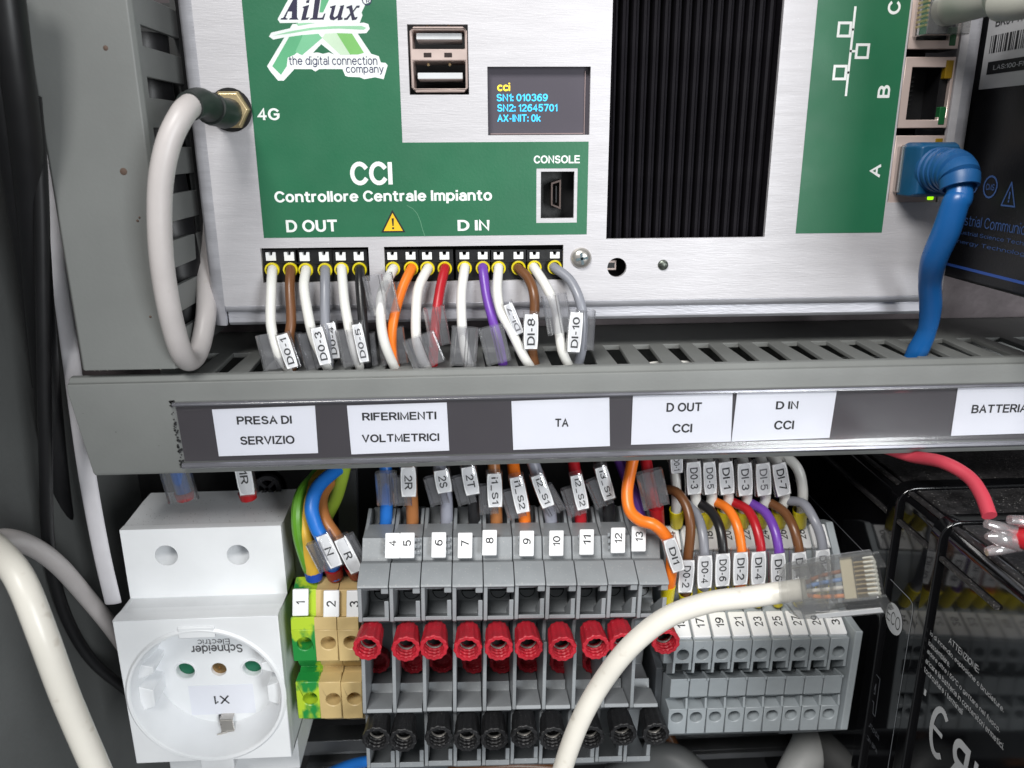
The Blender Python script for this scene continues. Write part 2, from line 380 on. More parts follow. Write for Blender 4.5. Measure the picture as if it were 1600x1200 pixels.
def ribbon(name, pts, wd, c, u, v, material, parent, org, lift=.08, closed=False):
    """printed line: 2D points (mm) stroked to a width on the plane u,v through c"""
    u = V(u).normalized(); v = V(v).normalized(); n = u.cross(v); c = V(c) + n * lift; mb = MB()
    q = list(pts) + ([pts[0]] if closed else [])
    for a, b in zip(q, q[1:]):
        a = V((a[0], a[1])); b = V((b[0], b[1])); d = (b - a)
        if d.length < 1e-6: continue
        d.normalize(); e = V((-d.y, d.x)) * wd / 2; a2 = a - d * wd / 2 * .9; b2 = b + d * wd / 2 * .9
        mb.add([c + u * p.x + v * p.y for p in (a2 - e, b2 - e, b2 + e, a2 + e)], [(0, 1, 2, 3)])
        c = c + n * .004
    return mb.build(name, material, parent, org, smooth=False)
EX, EY, EZ = V((1, 0, 0)), V((0, 1, 0)), V((0, 0, 1))

# ------------------------------------------------------------------ the setting
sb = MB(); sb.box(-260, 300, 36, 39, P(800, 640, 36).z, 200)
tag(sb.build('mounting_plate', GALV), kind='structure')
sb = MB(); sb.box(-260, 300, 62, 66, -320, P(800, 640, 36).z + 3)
tag(sb.build('painted_shade_panel', DARK), kind='structure')  # near-black colour stands in for shade on the plate below the duct
xw = P(-45, 600, -16).x
sb = MB(); sb.box(xw - 12, xw, -180, 70, -330, 230)
tag(sb.build('cabinet_side_wall', WALL), kind='structure')

# ------------------------------------------------------------------ horizontal cable duct
dl = P(105, 600, -16); dr = P(1600, 567, -16)
dang = math.atan2(dr.z - dl.z, dr.x - dl.x)
DX = V((math.cos(dang), 0, math.sin(dang))); DZ = V((-math.sin(dang), 0, math.cos(dang)))
def dfr(q): return dl + DX * q.x + EY * (q.y + 16) + DZ * q.z          # local x along the duct, z up from the top edge
def dloc(px, py, Y=-16):
    q = P(px, py, Y) - dl; return q.dot(DX), q.dot(DZ)
LEN = dloc(1600, 567)[0] + 40
hbot = dloc(800, 725)[1]
duct = thing('cable_duct', 'long horizontal grey slotted cable duct running across under the aluminium controller', 'cable duct', dl)
ztop = dloc(900, 572, -14)[1] + .2
xb, zb = dloc(150, 742)
cov = []
for q in ((-14.2, ztop), (-15.0, ztop - .1), (-16, ztop - 1.2), (-16.8, 0), (-17, -2), (-17, zb + 1), (-16.5, zb), (-13, zb), (-13, zb + 1.2), (-15.4, zb + 1.6), (-15.4, -2), (-15.0, ztop - 2.2), (-13.4, ztop - 1.3), (-13.4, ztop)):
    cov.append(q)
mb = MB(); n = len(cov)
ra = [dfr(V((0.2 if q[1] > -4 else xb * (q[1] / zb), q[0], q[1]))) for q in cov]
rb = [dfr(V((LEN, q[0], q[1]))) for q in cov]
mb.rings([ra, rb]); mb.build('cover', DUCT, duct, dl, bevel=.25)
mb = MB(); mb.box(2, LEN, 10, 35, ztop - 2.6, ztop - 1.2, dfr); mb.box(2, LEN, 10, 35, zb + .6, zb + 2, dfr); mb.box(2, LEN, 33.5, 35.5, zb + .6, ztop - 1.2, dfr)
mb.build('base_channel', DUCT, duct, dl, bevel=.2)
x = 26.5; fm = None; k = 0
while x < LEN - 4:
    mb = MB(); mb.prism([(x - .1, -13.6), (x + 5.4, -13.6), (x + 5.3, -11), (x + 4.6, 10.4), (x + .7, 10.4), (x, -11)], ztop - 2.4, ztop - 1.2, dfr, 'z')
    c = mb.build('finger', DUCT, duct, dl, bevel=.3)
    x += 8.25; k += 1
mb = MB(); mb.box(2, 20, -13.6, 10.4, zb + .6, zb + 1.9, dfr)
mb.box(24, LEN, -13.4, 12, zb + .6, zb + 1.9, dfr); mb.build('lower_wall', DUCT, duct, dl)
# white wires lying inside
for k, (y0, z0, cn, lb) in enumerate([(-4, -8, 'white', 'white wire lying inside the horizontal duct, nearest the cover'), (3, -7, 'white', 'white wire lying inside the horizontal duct, farther back under the slots'), (7, -10, 'grey', 'grey wire lying inside the horizontal duct under the slots')]):
    mb = MB(); pts = [dfr(V((xx, y0 + 1.6 * math.sin(xx * .09 + k * 2), z0 + ztop + 1.6 * math.sin(xx * .13 + k)))) for xx in range(60, int(LEN), 12)]
    mb.tube(pts, 1.5, 10, 3); o = mb.build('duct_wire', WIREC[cn], None, pts[0]); o.location = pts[0] * S
    tag(o, lb, 'wire', 'wires lying inside the duct')

mb = MB(); rs = random.Random(5)
for i in range(46):
    xx = rs.uniform(2, LEN - 5); zz = rs.uniform(zb + .5, ztop - 1); s_ = rs.uniform(.12, .3)
    if -15 < zz < -2 and xx > 24: continue
    yy = -17.04 if zz < -2 else -16.1 - (0 - zz) * 0 - .8 * max(0, min(1, (ztop - zz) / ztop))
    if zz > -2: continue
    mb.add([dfr(V((xx, yy, zz))), dfr(V((xx + s_, yy, zz))), dfr(V((xx + s_ * .6, yy - .05, zz + s_)))], [(0, 1, 2)])
o = mb.build('grit', mat('dark_grit', (60, 58, 54), .9), duct, dl); o['kind'] = 'stuff'
# label holder
holder = thing('label_holder', 'long clear label holder strip with dark insert stuck along the horizontal duct', 'label holder', dl)
hx0, hz0 = dloc(270, 627, -17); hx1, hz1 = dloc(287, 730, -17)
DARKS = mat('dark_insert_strip', (58, 54, 59), .5, 0, .04, 30)
mb = MB(); mb.hexa([dfr(V(q)) for q in ((hx0 + .6, -17.25, hz0 - .6), (LEN, -17.25, hz0 - .6), (LEN, -17.25, hz1 + 1.6), (hx1 + .6, -17.25, hz1 + 1.6))],
                   [dfr(V(q)) for q in ((hx0 + .6, -17.05, hz0 - .6), (LEN, -17.05, hz0 - .6), (LEN, -17.05, hz1 + 1.6), (hx1 + .6, -17.05, hz1 + 1.6))])
mb.build('insert_strip', DARKS, holder, dl)
prof = [(-17.1, hz0), (-18.3, hz0 - .1), (-18.7, hz0 - .9), (-18.2, hz0 - 1.5), (-18.05, hz0 - 2.2), (-18.05, hz1 + 3.2), (-18.3, hz1 + 2.3), (-18.9, hz1 + 1.2), (-18.5, hz1 + .1), (-17.1, hz1)]
mb = MB()
mb.rings([[dfr(V((hx0 + (hx1 - hx0) * (hz0 - q[1]) / (hz0 - hz1), q[0], q[1]))) for q in prof], [dfr(V((LEN, q[0], q[1]))) for q in prof]], closed=False)
mb.build('clear_cover', STRIPC, holder, dl, angle=1.2)
LIP = mat('satin_clear_lip', (120, 120, 126), .22, .35, .05, 60)
mb = MB()
mb.tube([dfr(V((hx0 + .2, -17.9, hz0 - .55))), dfr(V((LEN, -17.9, hz0 - .55)))], .5, 8)
mb.tube([dfr(V((hx1 + .2, -18.0, hz1 + .75))), dfr(V((LEN, -18.0, hz1 + .75)))], .75, 8)
mb.build('edge_bead', LIP, holder, dl)
rough_e = MB()
for i in range(60):
    t = random.random(); t = t ** 2 if i % 2 else 1 - (1 - t) ** 3
    xx = hx0 + (hx1 - hx0) * t + random.uniform(-.7, .2); zz = hz0 + (hz1 - hz0) * t; s_ = random.uniform(.1, .35)
    rough_e.box(xx, xx + s_, -17.5, -17.0, zz, zz + s_ * 1.5, dfr)
rough_e.build('burr', BLACKP, holder, dl)
cards = [([(331, 640), (492, 634), (497, 708), (342, 713)], [('PRESA DI', 413, 656, 86, 14), ('SERVIZIO', 418, 688, 85, 14)], None),
 ([(542, 634), (698, 629), (702, 704), (549, 710)], [('RIFERIMENTI', 624, 650, 116, 14), ('VOLTMETRICI', 626, 684, 121, 14)], None),
 ([(799, 627), (952, 621), (953, 697), (802, 703)], [('TA', 878, 660, 21, 14)], None),
 ([(989, 618), (1145, 613), (1142, 690), (986, 695)], [('D OUT', 1069, 636, 55, 14), ('CCI', 1066, 669, 31, 14)], None),
 ([(1152, 612), (1308, 607), (1296, 684), (1143, 690)], [('D IN', 1230, 633, 35, 14), ('CCI', 1225, 664, 31, 14)], None),
 ([(1497, 606), (1640, 601), (1640, 676), (1486, 681)], [('BATTERIA', 1562, 638, 87, 14)], None)]
for quad, texts, _ in cards:
    a = [P(px, py, -17.6) for px, py in quad]; b = [q + V((0, .2, 0)) for q in a]
    mb = MB(); mb.hexa(a, b); c = mb.build('paper_label', PAPER, holder, dl)
    for tx, px, py, wpx, hpx in texts:
        wmm = (P(px + wpx / 2, py, -17.6) - P(px - wpx / 2, py, -17.6)).length
        hmm = (P(px, py - hpx / 2, -17.6) - P(px, py + hpx / 2, -17.6)).length
        lettering(tx, P(px, py, -17.6), DX + V((0, 0, -.006)), DZ, wmm, hmm, INK, c, dl, bold=.032)

# ------------------------------------------------------------------ vertical cable duct (left)
vl0 = P(30, 0, -16); vl1 = P(132, 578, -16); vr1 = P(278, 574, -16)
vz0, vz1 = vl1.z, P(100, -60, -16).z
vx0 = (vl0.x + vl1.x) / 2; vx1 = vr1.x + .4
vd = thing('cable_duct', 'vertical grey slotted cable duct standing left of the aluminium controller', 'cable duct', V((vx0, -16, vz0)))
vo = V((vx0, -16, vz0))
mb = MB()
pf = [(vx0, -16), (vx0 + .8, -17), (vx1 - .8, -17), (vx1, -16), (vx1, -13), (vx1 - 1.4, -13), (vx1 - 1.4, -15), (vx0 + 1.4, -15), (vx0 + 1.4, -13), (vx0, -13)]
mb.prism(pf, vz0, vz1, ax='z'); mb.build('cover', DUCT, vd, vo, bevel=.3)
mb = MB(); mb.box(vx0 + .4, vx0 + 1.6, -13.5, 35, vz0 + 1, vz1); mb.box(vx0, vx1 - .5, 33.6, 35.4, vz0 + 1, vz1); mb.box(vx1 - 1.8, vx1 - .5, 12, 34, vz0 + 1, vz1)
mb.build('base_channel', mat('grey_duct_plastic_shade', (70, 71, 71), .55, 0, .05), vd, vo)  # darker copy of the duct grey, shade painted into the channel
for k, (xo, yo, rr) in enumerate(((6, 4, 5), (15.5, 8, 5.5), (8, 20, 6))):  # black cables added so that the side slots read dark
    mb = MB(); pts = [V((vx0 + xo + 1.2 * math.sin(t * .7 + k), yo + 1.0 * math.cos(t * .9 + k), vz0 + 3 + t * 12)) for t in range(int((vz1 - vz0) / 12))]
    mb.tube(pts, rr, 14, 3); o = mb.build('slot_darkening_cable', BLACKC, None, pts[0]); o.location = pts[0] * S
    tag(o, ('black cable added inside the vertical duct, darkening its side slots', 'black cable added close to the slotted wall of the vertical duct to darken it', 'black cable added at the back of the vertical duct to darken its slots')[k], 'cable', 'black cables added to darken the vertical duct')
z = vz0 + 1.6
while z < vz1 - 3:
    mb = MB(); mb.box(vx1 - 1.75, vx1 - .5, -14.2, 12.3, z, z + 6.3)
    mb.build('finger', DUCT, vd, vo, bevel=.25); z += 10.4
for px, py, r_ in ((165, 75, .55), (193, 268, .8), (215, 345, .3), (218, 340, .25), (235, 495, .3)):
    c = P(px, py, -17.0); mb = MB(); mb.lathe([(0, r_), (.15, r_ * .7), (.25, 0.01)], c, (0, -1, 0), 10)
    mb.build('rust_spot', mat('rust_speck', (96, 78, 68), .8), vd, vo)
mb = MB()
for i in range(70):
    xx = random.uniform(vx0, vx1); yy = random.uniform(-17, -15.6); s_ = random.uniform(.1, .5)
    mb.add([V((xx, yy, vz0 + .1)), V((xx + s_, yy - .1, vz0 - s_ * .4)), V((xx + s_ * .6, yy - .3, vz0 + .25))], [(0, 1, 2)])
mb.build('cut_burr', mat('pale_shavings', (190, 186, 176), .6), vd, vo)

# ------------------------------------------------------------------ controller unit
pl = P(340, 455, 0); pr = P(1491, 225, 0)
xL = (P(308, 0, 0).x + P(340, 455, 0).x) / 2; xR = (P(1491, 225, 0).x + P(1448, 455, 0).x) / 2 + .6
zB = P(880, 470, 0).z; zT = P(800, -60, 0).z
cu = V((0, 0, zB))
ctl = thing('controller_unit', 'aluminium plant controller with green front film, heat sink and small lit display', 'controller', cu)
def C(px, py, Y=0): q = P(px, py, Y); return (q.x, q.z)
def Q(px0, px1, py0, py1):      # axis aligned rectangle from pixels at its middle
    mx_, my_ = (px0 + px1) / 2, (py0 + py1) / 2
    return P(px0, my_, 0).x, P(px1, my_, 0).x, P(mx_, py1, 0).z, P(mx_, py0, 0).z
usb = Q(638, 732, 38, 148); lcd = Q(762, 922, 104, 211); con = Q(845, 897, 268, 341)
sl1 = Q(409, 577, 387, 441); sl2 = Q(601, 880, 384, 439)
hs = Q(951, 1211, -60, 372); hs = (hs[0], hs[1], P(1070, 372, 0).z, zT - 1)
hs = (P(952, 200, 0).x, P(1209, 200, 0).x, hs[2], hs[3])
ph = P(964, 418, 0)
rjx = (P(1403, 200, 0).x - .3, P(1478, 199, 0).x + .6)
rj = (rjx[0], rjx[1], P(1430, 316, 0).z, zT - 1)
front = [rect(xL, xR, zB, zT), rect(*usb), rect(*lcd), rect(*con), rect(*sl1), rect(*sl2), rect(*hs), rect(*rj), circ(ph.x, ph.z, 2.45, 28)]
plate('front_panel', front, 0, 1.2, ALU, ctl, cu)
mb = MB()      # folded sides and lower return
mb.prism([(0, zT), (0, zB), (.15, zB - .9), (.8, zB - 1.6), (1.8, zB - 1.9), (1.8, zB - 4.6), (2.6, zB - 5.4), (34, zB - 5.4), (34, zB - 4.2), (3.2, zB - 4.2), (3, zB - .8), (1.2, zB + .01), (1.2, zT)][1:12], xL, xR)
mb.build('lower_flange', SIDEALU, ctl, cu, bevel=.2)
mb = MB(); mb.prism([(xL, 0), (xL, 1.2), (xL - 2.3, 2.6), (xL - 2.6, 34), (xL - 3.8, 34), (xL - 3.6, 2.2), (xL - 2.6, .7), (xL - 1.2, .1)], zB - 5.0, zT, ax='z')
mb.build('side_wall', SIDEALU, ctl, cu, angle=.8)
mb = MB(); mb.prism([(xR, 0), (xR, 1.2), (xR + 2.4, 2.2), (xR + 2.4, 34), (xR + 3.8, 34), (xR + 3.8, 2.2), (xR + 3.2, .8), (xR + 1.6, .1)], zB - 5.0, zT, ax='z')
mb.build('side_wall', SIDEALU, ctl, cu, angle=.8)
mb = MB(); mb.box(xL + 1, xR - 1, 24, 25, zB - 3, zT); mb.build('inner_board', DARK, ctl, cu)
# green film
GF = -.09
def gp(px, py): return C(px, py, 0)
conw = Q(838, 902, 263, 348)
xg = (P(412, 369, 0).x + P(378, 0, 0).x) / 2; xg2 = P(918, 300, 0).x; zg = P(660, 369, 0).z; zn = P(770, 222, 0).z; xn = P(624, 110, 0).x
plate('green_film', [[(xg, zg), (xg2, zg), (xg2, zn), (xn, zn), (xn, zT), (xg, zT)], rect(*conw)], GF, 0, GREEN, ctl, cu)
xh0 = (P(1277, 0, 0).x + P(1244, 364, 0).x) / 2; xh1 = rj[0] - .5
plate('green_film', [[(xh0, P(1310, 364, 0).z), (xh1, P(1310, 364, 0).z), (xh1, zT), (xh0, zT)]], GF, 0, GREEN, ctl, cu)
def lt(tx, px, py, wpx, hpx, material=WINK, bold=.02, rot=False, par=None, Y=GF, shear=0, flip=False, name='lettering', lift=.04):
    c = P(px, py, Y); wmm = (P(px + wpx / 2, py, Y) - P(px - wpx / 2, py, Y)).length; hmm = (P(px, py - hpx / 2, Y) - P(px, py + hpx / 2, Y)).length
    if rot:
        return lettering(tx, c, EZ, -EX, hmm, wmm, material, par or ctl, cu, bold, shear, lift, name)
    return lettering(tx, c, -EX if flip else EX, -EZ if flip else EZ, wmm, hmm, material, par or ctl, cu, bold, shear, lift, name)
lt('CCI', 580, 271, 66, 37, bold=.036); lt('Controllore Centrale Impianto', 600, 308, 340, 21, bold=.034)
lt('D OUT', 487, 353, 80, 19, bold=.036); lt('D IN', 740, 352, 50, 19, bold=.036); lt('4G', 419, 178, 36, 20, bold=.03)
lt('CONSOLE', 870, 249, 72, 14, bold=.034)
lt('A', 1367, 267, 18, 21, rot=True, bold=.03); lt('B', 1381, 143, 19, 20, rot=True, bold=.03); lt('C', 1397, 12, 20, 21, rot=True, bold=.03)
# warning triangle
o = P(614, 349, GF)
k_ = .155
mb = MB(); mb.add([o + V((x * k_, -.05, z * k_)) for x, z in ((-19, -14), (19, -14), (0, 21))], [(0, 1, 2)]); mb.build('warning_sign', INK, ctl, cu, smooth=False)
mb = MB(); mb.add([o + V((x * k_, -.09, z * k_)) for x, z in ((-15, -11.7), (15, -11.7), (0, 16))], [(0, 1, 2)]); mb.build('warning_sign', YEL, ctl, cu, smooth=False)
mb = MB(); mb.add([o + V((x * k_, -.13, z * k_)) for x, z in ((-1.8, 8), (1.8, 8), (.9, -4), (-.9, -4))], [(0, 1, 2, 3)])
mb.add([o + V((x * k_, -.13, z * k_)) for x, z in ((-1.6, -6), (1.6, -6), (1.6, -9), (-1.6, -9))], [(0, 1, 2, 3)]); mb.build('warning_sign', INK, ctl, cu, smooth=False)
c_ = P(655, 345, GF)
ribbon('scratch', [((P(x, y, GF) - c_).x, (P(x, y, GF) - c_).z) for x, y in ((636, 321), (645, 326), (652, 334), (657, 346), (660, 358), (664, 369))], .1, c_, EX, EZ, mat('pale_scratch', (110, 160, 130), .4), ctl, cu, .05)
# network pictogram
co = P(1328, 80, GF); sx_ = .158
def nb(pts, wd, closed=False): return ribbon('network_symbol', [(x * sx_, z * sx_) for x, z in pts], wd, co, EX, EZ, WINK, ctl, cu, .05, closed)
nb([(1, 60), (1, -62)], .55)
for x, z, s_ in ((-12, 30, -1), (19, 0, 1), (-12, -30, -1)):
    nb([(x - 9, z - 9), (x + 9, z - 9), (x + 9, z + 9), (x - 9, z + 9)], .6, True)
    nb([(x - s_ * 9, z), (1, z)], .5)
# logo
LW = mat('logo_white', (232, 236, 234), .5); LG1 = mat('logo_mid_green', (92, 172, 124), .5); LG2 = mat('logo_pale_green', (150, 205, 165), .5); LG3 = mat('logo_light_green', (200, 224, 196), .5); LG4 = mat('logo_lime_green', (124, 190, 104), .5); NAVY = mat('logo_navy', (44, 42, 84), .5)
def lg(pts, lift, material, name='logo_shape'):
    vs = [P(400 + x / 6.667, y / 6.667, GF) + V((0, -lift, 0)) for x, y in pts]
    me = curve2mesh([[(v.x, v.z) for v in vs]], 0)
    for v in me.vertices: v.co = (V((v.co.x, GF - lift, v.co.y)) - cu) * S
    return link(me, name, material, ctl)
def fat(pts, r, lift, material):
    c = P(400, 0, GF)
    return ribbon('logo_outline', [((P(400 + x / 6.667, y / 6.667, GF) - c).x, (P(400 + x / 6.667, y / 6.667, GF) - c).z) for x, y in pts], r, c, EX, EZ, material, ctl, cu, lift, True)
lg([(300, -80), (340, 0), (440, 250), (380, 250), (115, 690), (150, 745), (230, 840), (290, 840), (400, 720), (580, 720), (620, 745), (660, 720), (900, 720), (930, 790), (960, 800), (1080, 805), (1130, 825), (1240, 805), (1330, 825), (1372, 680), (1350, 655), (1300, 650), (1280, 585), (1200, 560), (1060, 350), (1150, 345), (1185, 300), (1170, 250), (1120, 235), (1080, 240), (1110, 160), (1090, 100), (1130, 45), (1200, 20), (1210, -80)], .02, LW)
lg([(135, 380), (160, 340), (330, 300), (520, 260), (760, 240), (1000, 235), (1100, 240), (1060, 350), (860, 340), (600, 345), (400, 370), (180, 412)], .028, LW)
lg([(250, 240), (225, 200), (300, 60), (380, -80), (1200, -80), (1100, 130), (1080, 235), (600, 235)], .032, LW)
lg([(175, 372), (340, 330), (560, 290), (800, 272), (1100, 270), (1150, 290), (1120, 310), (860, 298), (600, 310), (380, 345)], .04, LG2)
lg([(345, 385), (480, 365), (650, 352), (400, 570), (330, 600), (320, 690), (260, 780), (170, 690)], .04, LG1)
lg([(490, 365), (650, 352), (690, 395), (480, 575), (410, 540)], .045, mat('logo_soft_green', (120, 190, 146), .5))
lg([(720, 350), (840, 345), (980, 570), (880, 570), (690, 395)], .045, LG3)
lg([(840, 345), (1000, 350), (1125, 550), (1060, 568), (980, 568)], .045, LG4)
lg([(595, 550), (680, 460), (815, 568), (760, 545), (700, 560), (640, 545)], .05, GREEN)
lg([(415, 245), (440, 270), (620, 240), (520, 238)], .045, LG2)
lg([(690, -80), (660, 130), (700, 130), (760, 0), (780, -80)], .045, LG1)
lg([(300, -80), (380, 0), (420, -80)], .045, LG2)
# AiLux letters with serifs, drawn as shapes (italic)
def sl(pts): return lg(pts, .07, mat('logo_ink', (34, 30, 62), .5), 'logo_letter')
sl([(255, 205), (262, 190), (285, 185), (400, -30), (430, -30), (428, 180), (445, 205), (345, 205), (350, 190), (372, 185), (374, 120), (335, 120), (308, 185), (330, 192), (326, 205)])
sl([(490, 70), (555, 50), (545, 85), (520, 185), (560, 178), (540, 205), (470, 212), (475, 190), (500, 85), (485, 80)])
sl([(525, 5), (560, -5), (552, 30), (522, 32)])
sl([(560, 205), (566, 192), (590, 185), (615, -20), (600, -30), (690, -30), (672, -18), (640, 186), (690, 184), (712, 140), (725, 140), (705, 205)])
sl([(770, 70), (832, 52), (805, 165), (820, 182), (850, 160), (880, 70), (868, 64), (920, 52), (888, 178), (905, 185), (900, 205), (850, 212), (855, 185), (810, 212), (775, 205), (765, 180), (790, 85), (772, 82)])
sl([(940, 72), (1000, 52), (1012, 110), (1050, 58), (1082, 58), (1075, 80), (1050, 82), (1015, 128), (1030, 180), (1062, 175), (1045, 205), (1000, 212), (988, 158), (955, 205), (920, 210), (918, 188), (942, 186), (982, 138), (968, 88), (945, 88)])
lt('R', 575, 1.5, 6, 7, NAVY, .02, lift=.06)
ribbon('logo_ring', [(1.0 * math.cos(a * .524), 1.0 * math.sin(a * .524)) for a in range(12)], .22, P(573, 0, GF), EX, EZ, NAVY, ctl, cu, .05, True)
lt('the digital connection', 400 + 805 / 6.667, 643 / 6.667, 138, 17, NAVY, .004, lift=.075); lt('company', 400 + 1135 / 6.667, 738 / 6.667, 59, 12.5, NAVY, .004, lift=.075)

# heat sink
mb = MB(); mb.box(hs[0] - 1, hs[1] + 1, 15, 17, hs[2] - 1, hs[3]); mb.box(hs[0] - .8, hs[0] - .02, 1.25, 15, hs[2], hs[3]); mb.box(hs[1] + .02, hs[1] + .8, 1.25, 15, hs[2], hs[3])
heat = mb.build('heat_sink', FIN, ctl, cu)
nf = 16; pit = (hs[1] - hs[0]) / nf
fme = None
for i in range(nf):
    xf = hs[0] + pit * (i + .5)
    if fme is None:
        mb = MB(); w_ = 1.5
        mb.prism([(-w_ / 2 * .9, 14.9), (-w_ / 2, 5.2), (-w_ / 2 + .1, 3.7), (-.1, 3.2), (0, 3.6), (.1, 3.2), (w_ / 2 - .1, 3.7), (w_ / 2, 5.2), (w_ / 2 * .9, 14.9)], hs[2] - zB - .4, hs[3] - zB, ax='z')
        f = mb.build('fin', FIN, heat, angle=.7); fme = f.data; f.location = (xf * S, 0, 0)
    else:
        f = bpy.data.objects.new('fin', fme); COL.objects.link(f); f.parent = heat; f.location = (xf * S, 0, 0)
# display
mb = MB(); mb.box(lcd[0] - .6, lcd[1] + .6, 2.2, 3.6, lcd[2] - .6, lcd[3] + .4); disp = mb.build('display', SCREEN, ctl, cu, bevel=.1)
mb = MB(); mb.box(lcd[1] - 1.1, lcd[1] - .9, 1.9, 2.18, lcd[2], lcd[3] - .8); mb.box(lcd[0] + .6, lcd[1] - 1.3, 1.8, 2.18, lcd[2] + .2, lcd[2] + .45); mb.build('glass_edge', mat('glass_rim', (170, 150, 150), .2, .3), disp, cu)
DY = mat('display_yellow', (250, 220, 60), .5, emit=(250, 215, 40), es=.85); DB = mat('display_blue', (70, 190, 240), .5, emit=(40, 190, 250), es=.85)
lt('cci', 787, 136, 20, 13, DY, .03, par=disp, Y=2.15)
lt('SN1: 010369', 816, 152.5, 80, 13, DB, .026, par=disp, Y=2.15); lt('SN2: 12645701', 824, 168.5, 94, 13, DB, .026, par=disp, Y=2.15); lt('AX-INIT: 0k', 811, 184.5, 68, 13, DB, .026, par=disp, Y=2.15)
# usb pair
ux0, ux1, uz0, uz1 = usb; ux0 += .5; ux1 -= .2; uz0 += .6; uz1 -= .35
up = plate('usb_port', [[(ux0, uz0 + 1), (ux0 + 1, uz0), (ux1 - 1, uz0), (ux1, uz0 + 1), (ux1, uz1 - 1), (ux1 - 1, uz1), (ux0 + 1, uz1), (ux0, uz1 - 1)],
   rect(ux0 + .55, ux1 - .55, uz0 + .8, uz0 + 6.9), rect(ux0 + .55, ux1 - .55, uz0 + 9.4, uz1 - .8)], .4, 12, COPPER, ctl, cu, bevel=.2)
for zc_ in (uz0 + 3.6, uz0 + 12.2):
    mb = MB(); mb.box(ux0 + 1.4, ux1 - 1.2, 2.0, 12, zc_ - .6, zc_ + .8); mb.build('contact_tongue', mat('usb_tongue', (205, 208, 210), .5), up, cu, bevel=.15)
    for xx in (.3, .68):
        mb = MB(); xs = ux0 + (ux1 - ux0) * xx; mb.lathe([(0, .38), (.5, .3), (.7, .05)], (xs, 2.4, zc_ + 2.6), (0, -1, 0), 10); mb.build('contact_spring', GOLD, up, cu)
for xx in (.3, .66):
    mb = MB(); xs = ux0 + (ux1 - ux0) * xx; mb.box(xs - .9, xs + .9, .3, .42, uz0 + 7.6, uz0 + 8.6); mb.build('locking_tab', mat('dark_slot', (60, 50, 48), .4, .6), up, cu, bevel=.1)
# console port
cx0, cx1, cz0, cz1 = con
mb = MB(); mb.box(cx0 - .8, cx1 + .8, 6.5, 7, cz0 - .8, cz1 + .8); cp = mb.build('console_port', BLACKP, ctl, cu)
cc = ((cx0 + cx1) / 2 - .2, (cz0 + cz1) / 2)
plate('port_shell', [[(cc[0] - 1.1, cc[1] - 2.6), (cc[0] + 1.3, cc[1] - 3.6), (cc[0] + 1.3, cc[1] + 3.6), (cc[0] - 1.1, cc[1] + 2.8)], [(cc[0] - .75, cc[1] - 2.4), (cc[0] + .95, cc[1] - 3.0), (cc[0] + .95, cc[1] + 3.0), (cc[0] - .75, cc[1] + 2.5)]], 2.5, 6.6, mat('dark_port_shell', (96, 84, 80), .35, .7), cp, cu)
mb = MB(); mb.box(cc[0] + .1, cc[0] + .4, 3.4, 6.5, cc[1] - 2, cc[1] + 2); mb.build('contact_tongue', BLACKP, cp, cu)
# terminal sockets in the two slots (per pair of ways)
FER = [425.5, 454, 478, 508, 534, 562, 614, 642.5, 668, 695, 726, 754.5, 779, 810, 835, 866.5]
FERZ = [421.5, 421.5, 422, 422, 421, 421, 420, 419.5, 419.5, 419.5, 419, 419, 419, 418.5, 418, 417.5]
for a in range(0, 16, 2):
    p0 = P(FER[a], FERZ[a], 1.5); p1 = P(FER[a + 1], FERZ[a + 1], 1.5); zt = P(FER[a], 392, 1.5).z
    xa, xb_ = p0.x - 2.15, p1.x + 2.15
    blk = plate('terminal_socket', [rect(xa, xb_, p0.z - 2.9, zt + .3), circ(p0.x, p0.z, 1.55, 16), circ(p1.x, p1.z, 1.55, 16), rect(p0.x - 1.35, p0.x + 1.35, p0.z + 2.1, zt - .2), rect(p1.x - 1.35, p1.x + 1.35, p1.z + 2.1, zt - .2)], 1.4, 9, BLACKP, ctl, cu)
    mb = MB(); mb.box(xa + .2, xb_ - .2, .9, 1.35, p0.z + 1.65, p0.z + 1.95); mb.build('ridge', BLACKP, blk, cu)
    for p in (p0, p1):
        zc1, zc2 = p.z + 2.3, zt - .3
        plate('release_button', [[(p.x - 1.2, zc1), (p.x + 1.2, zc1), (p.x + 1.2, zc2), (p.x + .5, zc2), (p.x + .35, zc2 - .8), (p.x - .35, zc2 - .8), (p.x - .5, zc2), (p.x - 1.2, zc2)]], 1.1, 4, TAGW, blk, cu)
mb = MB(); mb.box(sl1[0] + .05, sl2[1] - .05, 9, 10, sl1[2] - 2, sl1[3] + 2); mb.build('connector_backing', DARK, ctl, cu)
# screw, hole button, rivet
c = P(908, 403, 0); mb = MB(); mb.lathe([(0, 2.6), (.5, 2.55), (1.1, 2.1), (1.5, 1.2), (1.6, .02)], c, (0, -1, 0), 28); scw = mb.build('screw', STEEL, ctl, cu)
mb = MB()
for ang in (10, 100):
    a_ = R(ang); dx, dz = math.cos(a_), math.sin(a_)
    mb.hexa([c + V((dx * s1 * 1.5 - dz * s2 * .32, -1.64, dz * s1 * 1.5 + dx * s2 * .32)) for s1, s2 in ((-1, -1), (1, -1), (1, 1), (-1, 1))],
            [c + V((dx * s1 * 1.1 - dz * s2 * .3, -1.0, dz * s1 * 1.1 + dx * s2 * .3)) for s1, s2 in ((-1, -1), (1, -1), (1, 1), (-1, 1))])
mb.build('cross_recess', mat('screw_recess', (110, 125, 130), .35, .8), scw, cu)
c = P(1036, 414, 0); mb = MB(); mb.lathe([(0, 1.35), (.5, 1.2), (.8, .6), (.85, .02)], c, (0, -1, 0), 18); mb.build('rivet', mat('dark_rivet', (120, 126, 118), .35, .9, .2, 600, .8, 1500), ctl, cu)
